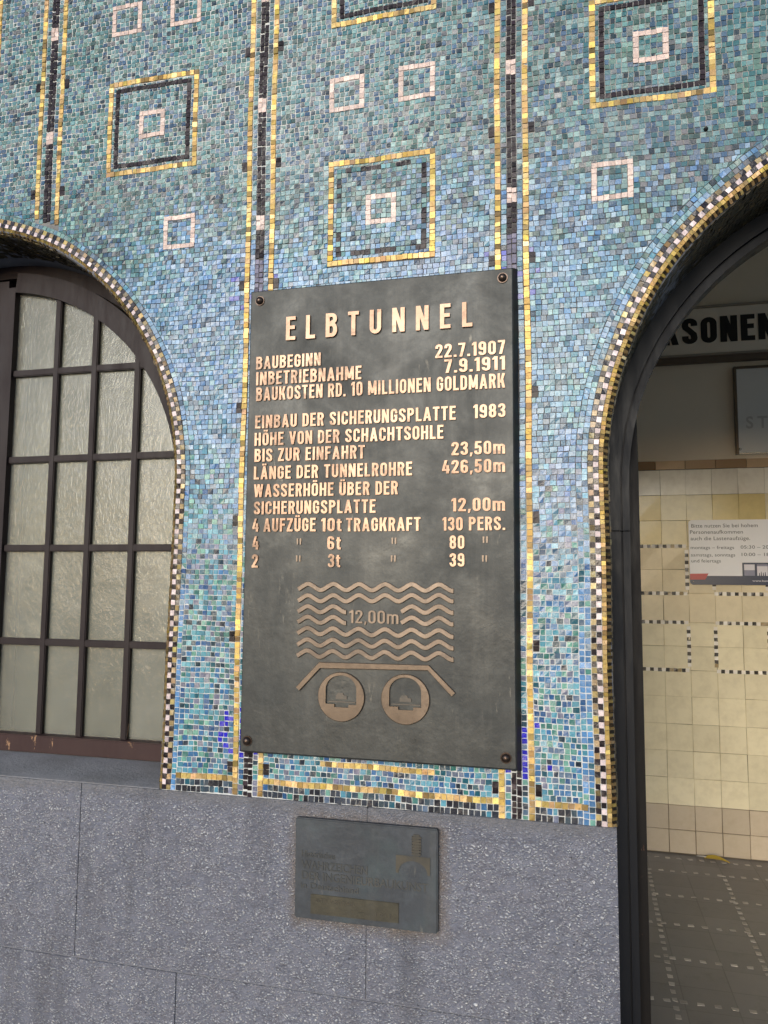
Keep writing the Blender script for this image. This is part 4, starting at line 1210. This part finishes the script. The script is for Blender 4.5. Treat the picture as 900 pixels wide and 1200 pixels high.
# ------------------------------------------------------------------ inside: tiled back wall
BY = 3.17
D2 = BY + 1.8
tw = empty('tiled_wall', (0.8, BY, 0), 'cream tiled back wall inside the doorway, with black and white mosaic squares and a brown tile frieze', 'wall')
MB().box(-5.2, 3.0, BY + 0.001, BY + 0.12, FL - 0.02, 2.6).build('plaster', plaster_m, tw)
zl = [q * 4.97 for q in (-0.325, -0.296, -0.267, -0.235, -0.203, -0.171, -0.138, -0.106, -0.077, -0.048, -0.0125, 0.017, 0.046, 0.078, 0.110, 0.142)]
zl[0] = FL + 0.004
MB().box(-1.0, 2.95, BY - 0.004, BY + 0.002, FL, 0.152 * 4.97).build('grout_bed', tile_grout, tw)
x_first = 0.527
cols_ = [x_first + 0.1495 * k for k in range(-10, 17)]
Tf, Tk = Tiles(), Tiles()
def tile_col(r):
    base = {0: (196, 180, 156), 1: (196, 180, 156), 14: (236, 230, 216), 13: (232, 220, 184), 12: (230, 216, 176)}.get(r, (228, 216, 182))
    c = lin(*base)
    if r in (12, 13) and rng.random() < 0.35: c = lin(220, 200, 140)
    if r in (9, 10, 11): c = lin(222, 208, 176)
    return c * rng.lognormal(0, 0.05)
for r in range(15):
    for a, b in zip(cols_[:-1], cols_[1:]):
        T = Tk if r < 2 else Tf
        T.flat(a, b, zl[r], zl[r + 1], tile_col(r), BY - 0.004)
Tf.build('tile_field', tile_m, tw, gap=0.0026, h=0.004, jit=0.0006, tilt=0.006, hj=0.0004, warp=False)
Tk.build('base_tiles', tile_m, tw, gap=0.0045, h=0.005, jit=0.0006, tilt=0.006, hj=0.0004, warp=False)
Tz = Tiles()
for k in range(21):
    a = 0.50 + 0.176 * (k - 8)
    Tz.flat(a, a + 0.176, 0.1425 * 4.97, 0.1535 * 4.97, lin(*((182, 150, 116), (156, 124, 92), (198, 168, 134))[k % 3]) * rng.lognormal(0, 0.15), BY - 0.004)
Tz.build('tile_frieze', tile_m, tw, gap=0.003, h=0.007, jit=0.0004, tilt=0.008, warp=False)
def motif(x0, x1, z0, z1):
    T = Tiles(); st = 0.0222
    def run(xa, za, xb, zb):
        L = math.hypot(xb - xa, zb - za); n = int(round(L / st))
        for k in range(n):
            cx, cz = xa + (xb - xa) * (k + .5) / n, za + (zb - za) * (k + .5) / n
            q = rng.random()
            c = (lin(24, 22, 24) if k % 2 else lin(232, 224, 212)) if q > 0.07 else lin(150, 130, 90)
            T.flat(cx - st / 2, cx + st / 2, cz - st / 2, cz + st / 2, c * rng.lognormal(0, 0.06), BY - 0.0075)
    run(x0, z0, x1, z0); run(x0, z1, x1, z1); run(x0 + 0.0, z0 + st, x0, z1 - st); run(x1, z0 + st, x1, z1 - st)
    T.build('mosaic_square', dot_m, tw, gap=0.001, h=0.0035, jit=0.0006, tilt=0.01, warp=False)
for k in range(-3, 6):
    xa = 0.372 + 0.450 * k
    for z0, z1 in ((-0.0125 * 4.97, 0.046 * 4.97), (-0.106 * 4.97, -0.048 * 4.97)):
        motif(xa, xa + 0.297, z0, z1)

# side walls of the hall
tag(MB().box(-5.3, -5.2, 0.0, 3.4, FL - 0.02, 2.65).build('side_wall', plaster_m), 'plain beige end wall of the hall, far left behind the window', 'wall')
# floor inlay
T = Tiles()
def dash(x, y, wx, wy):
    T.add([(x - wx / 2, y - wy / 2, FL + 0.001), (x + wx / 2, y - wy / 2, FL + 0.001), (x + wx / 2, y + wy / 2, FL + 0.001), (x - wx / 2, y + wy / 2, FL + 0.001)], (0, 0, 1), lin(168, 160, 150) * rng.lognormal(-0.1, 0.2))
for y in (3.073, 2.862, 2.51, 2.16, 1.812, 1.458, 1.106, 0.754):
    x = -0.6
    while x < 2.6: dash(x, y, 0.026, 0.021); x += 0.0615
for x in (-0.40, -0.015, 0.365, 0.757, 1.14, 1.52, 1.9):
    y = 0.5
    while y < 2.86: dash(x + (y - 2.1) * 0.02, y, 0.021, 0.027); y += 0.0605
tag(T.build('floor_inlay', dot_m, None, gap=0.001, h=0.0008, jit=0.001, tilt=0.0, hj=0.0002, warp=False), kind='structure')

# ------------------------------------------------------------------ things on the back wall
fb = empty('lettered_board', (0.93, BY, EYE + 1.55), 'off-white overhead board with big black capitals PERSONENAUFZÜGE, above the tiled wall inside', 'sign')
MB().box(0.10, 2.90, BY - 0.05, BY, 1.424, 1.715).build('board', board_m, fb, bevel=0.003)
MB().box(0.08, 2.92, BY - 0.065, BY, 1.716, 1.728).build('top_moulding', moulding_m, fb, bevel=0.003)
MB().box(0.08, 2.92, BY - 0.06, BY, 1.411, 1.4235).build('lower_moulding', moulding_m, fb, bevel=0.003)
MB().box(0.08, 2.92, BY - 0.045, BY, 1.372, 1.4105).build('trim', trim_m, fb, bevel=0.003)
stroke_text('PERSONENAUFZÜGE', 0.352, 1.490, 1.62, 0.164, BY - 0.05, 0.004, [black_m, black_m], fb, 'lettering', t=0.19, space=0.10)

MB_ = MB(); 
gp = empty('glazed_panel', (1.5, BY, EYE + 1.05), 'milky framed glass panel with faded lettering, hanging on the plaster above the tiles inside', 'panel')
gx0, gx1, gz0, gz1 = 0.968, 2.02, 0.788, 1.335
MB().box(gx0 + 0.012, gx1 - 0.012, BY - 0.028, BY - 0.004, gz0 + 0.008, gz1 - 0.012).build('glass', fglass_m, gp)
mb = MB(); mb.box(gx0, gx0 + 0.016, BY - 0.036, BY - 0.002, gz0, gz1); mb.box(gx1 - 0.016, gx1, BY - 0.036, BY - 0.002, gz0, gz1); mb.box(gx0 + 0.0161, gx1 - 0.0161, BY - 0.0355, BY - 0.002, gz1 - 0.016, gz1)
mb.build('frame', frame_m, gp, bevel=0.002)
MB().box(gx0 + 0.0161, gx1 - 0.0161, BY - 0.034, BY - 0.002, gz0, gz0 + 0.009).build('bottom_rail', chrome_m, gp, bevel=0.001)
mb = MB(); dome(mb, gx0 + 0.022, gz0 + 0.03, BY - 0.037, 0.009, 0.007, 12, 3); mb.build('clip', chrome_m, gp, smooth=True)
put_text('STOP', 1.03, 0.945, None, 0.075, BY - 0.028, 0.0008, ghost_m, gp, 'faded_lettering', offset=0.02, space=1.5, xscale=0.9)

sg = empty('information_sign', (1.0, BY, EYE + 0.19), 'white information sign with grey text, navy bar and red corner on cream tiles', 'sign')
def rrect(x0, x1, z0, z1, r, n=6):
    P = []
    for cx, cz, a0 in ((x1 - r, z0 + r, -90), (x1 - r, z1 - r, 0), (x0 + r, z1 - r, 90), (x0 + r, z0 + r, 180)):
        P += [(cx + r * math.cos(math.radians(a0 + 90 * i / n)), cz + r * math.sin(math.radians(a0 + 90 * i / n))) for i in range(n + 1)]
    return P
SY = BY - 0.021
sx0, sx1, sz0, sz1 = 0.684, 1.31, -0.0075, 0.3885
MB().prism(rrect(sx0, sx1, sz0, sz1, 0.02), SY, BY - 0.009).build('panel', sign_white, sg, bevel=0.001)
P = [(sx0, 0.0465)] + [p for p in rrect(sx0, sx1, sz0, sz1, 0.02)[21:]] + [p for p in rrect(sx0, sx1, sz0, sz1, 0.02)[:7]] + [(sx1, 0.0465)]
MB().prism(P, SY - 0.001, SY + 0.0005).build('navy_bar', sign_navy, sg, merge=False)
MB().prism([(sx0, 0.0235), (0.770, 0.0235), (0.7905, 0.061), (sx0, 0.059)], SY - 0.0018, SY + 0.0004).build('red_corner', sign_red, sg)
mb = MB(); mb.box(0.981, 1.262, SY - 0.0015, SY + 0.0003, 0.0455, 0.127)
ic = mb.build('lift_pictogram', sign_navy, sg)
for i in range(3):
    a = 0.991 + 0.0715 * i + (0.0 if i < 1 else 0.0)
    MB().box(a, a + 0.0585, SY - 0.0021, SY - 0.0012, 0.082 if i == 0 else 0.0485, 0.1165 if i == 0 else 0.106).build('light_field', sign_pale, ic)
    MB().box(a, a + 0.0585, SY - 0.00205, SY - 0.0012, 0.0485 if i == 0 else 0.1062, 0.0818 if i == 0 else 0.117).build('lilac_field', sign_lilac, ic)
    if i:
        mb = MB()
        for j, (dx, hh) in enumerate(((0.012, 0.016), (0.022, 0.024), (0.033, 0.018), (0.044, 0.022))):
            mb.prism([(a + dx - 0.003, 0.0487), (a + dx + 0.003, 0.0487), (a + dx + 0.0022, 0.0487 + hh * 0.75), (a + dx - 0.0022, 0.0487 + hh * 0.75)], SY - 0.0026, SY - 0.0018)
            c = [(a + dx + 0.0026 * math.cos(2 * math.pi * k / 10), 0.0487 + hh * 0.9 + 0.0026 * math.sin(2 * math.pi * k / 10)) for k in range(10)]
            mb.prism(c, SY - 0.0026, SY - 0.0018)
        mb.build('tiny_figures', sign_navy, ic, merge=False)
for s, x, z, w, h in (('Bitte nutzen Sie bei hohem', 0.700, 0.3418, 0.375, 0.022), ('Personenaufkommen', 0.6915, 0.3035, 0.3, 0.022), ('auch die Lastenaufzüge.', 0.694, 0.264, 0.336, 0.022),
                      ('montags – freitags', 0.693, 0.2095, 0.246, 0.0195), ('05:30 – 20:00', 0.976, 0.2115, 0.20, 0.0195), ('samstags, sonntags', 0.694, 0.1645, 0.25, 0.0195), ('10:00 – 18:00', 0.980, 0.167, 0.20, 0.0195), ('und feiertags', 0.695, 0.128, 0.167, 0.0195)):
    put_text(s, x, z, w, h, SY, 0.0006, sign_text, sg, 'printed_text', offset=0.004, space=1.03)
put_text('www.hamburg.de', 1.034, 0.013, 0.16, 0.011, SY - 0.001, 0.0006, sign_pale, sg, 'printed_text', offset=0.006, space=1.0)
mb = MB(); dome(mb, 0.703, 0.011, SY - 0.001, 0.005, 0.003, 10, 3); mb.build('screw', chrome_m, sg, smooth=True)

# fallen leaf at the foot of the wall
lf = empty('fallen_leaf', (0.77, 3.11, EYE + FL), 'curled yellow leaf lying on the dark floor at the foot of the tiled wall', 'leaf')
mb = MB()
A, B = [], []
for i in range(9):
    t = i / 8
    w = 0.022 * math.sin(math.pi * (0.08 + 0.9 * t))
    x, y = 0.715 + 0.13 * t, 3.12 - 0.05 * t
    lift = 0.012 * math.sin(math.pi * t) + 0.006
    A.append((x - 0.3 * w, y + w, FL + lift + 0.014 * (1 - t) * t * 2)); B.append((x + 0.3 * w, y - w, FL + lift - 0.003))
mid = [((a[0] + b[0]) / 2, (a[1] + b[1]) / 2, (a[2] + b[2]) / 2 - 0.004) for a, b in zip(A, B)]
mb.strip(A, mid); mb.strip(mid, B)
mb.build('blade', leafy, lf, smooth=True)
mb = MB(); mb.poly([(0.672, 3.13, FL + 0.006), (0.722, 3.112, FL + 0.009), (0.726, 3.124, FL + 0.014), (0.680, 3.142, FL + 0.008)]); mb.build('torn_edge', leaf_pale, lf)
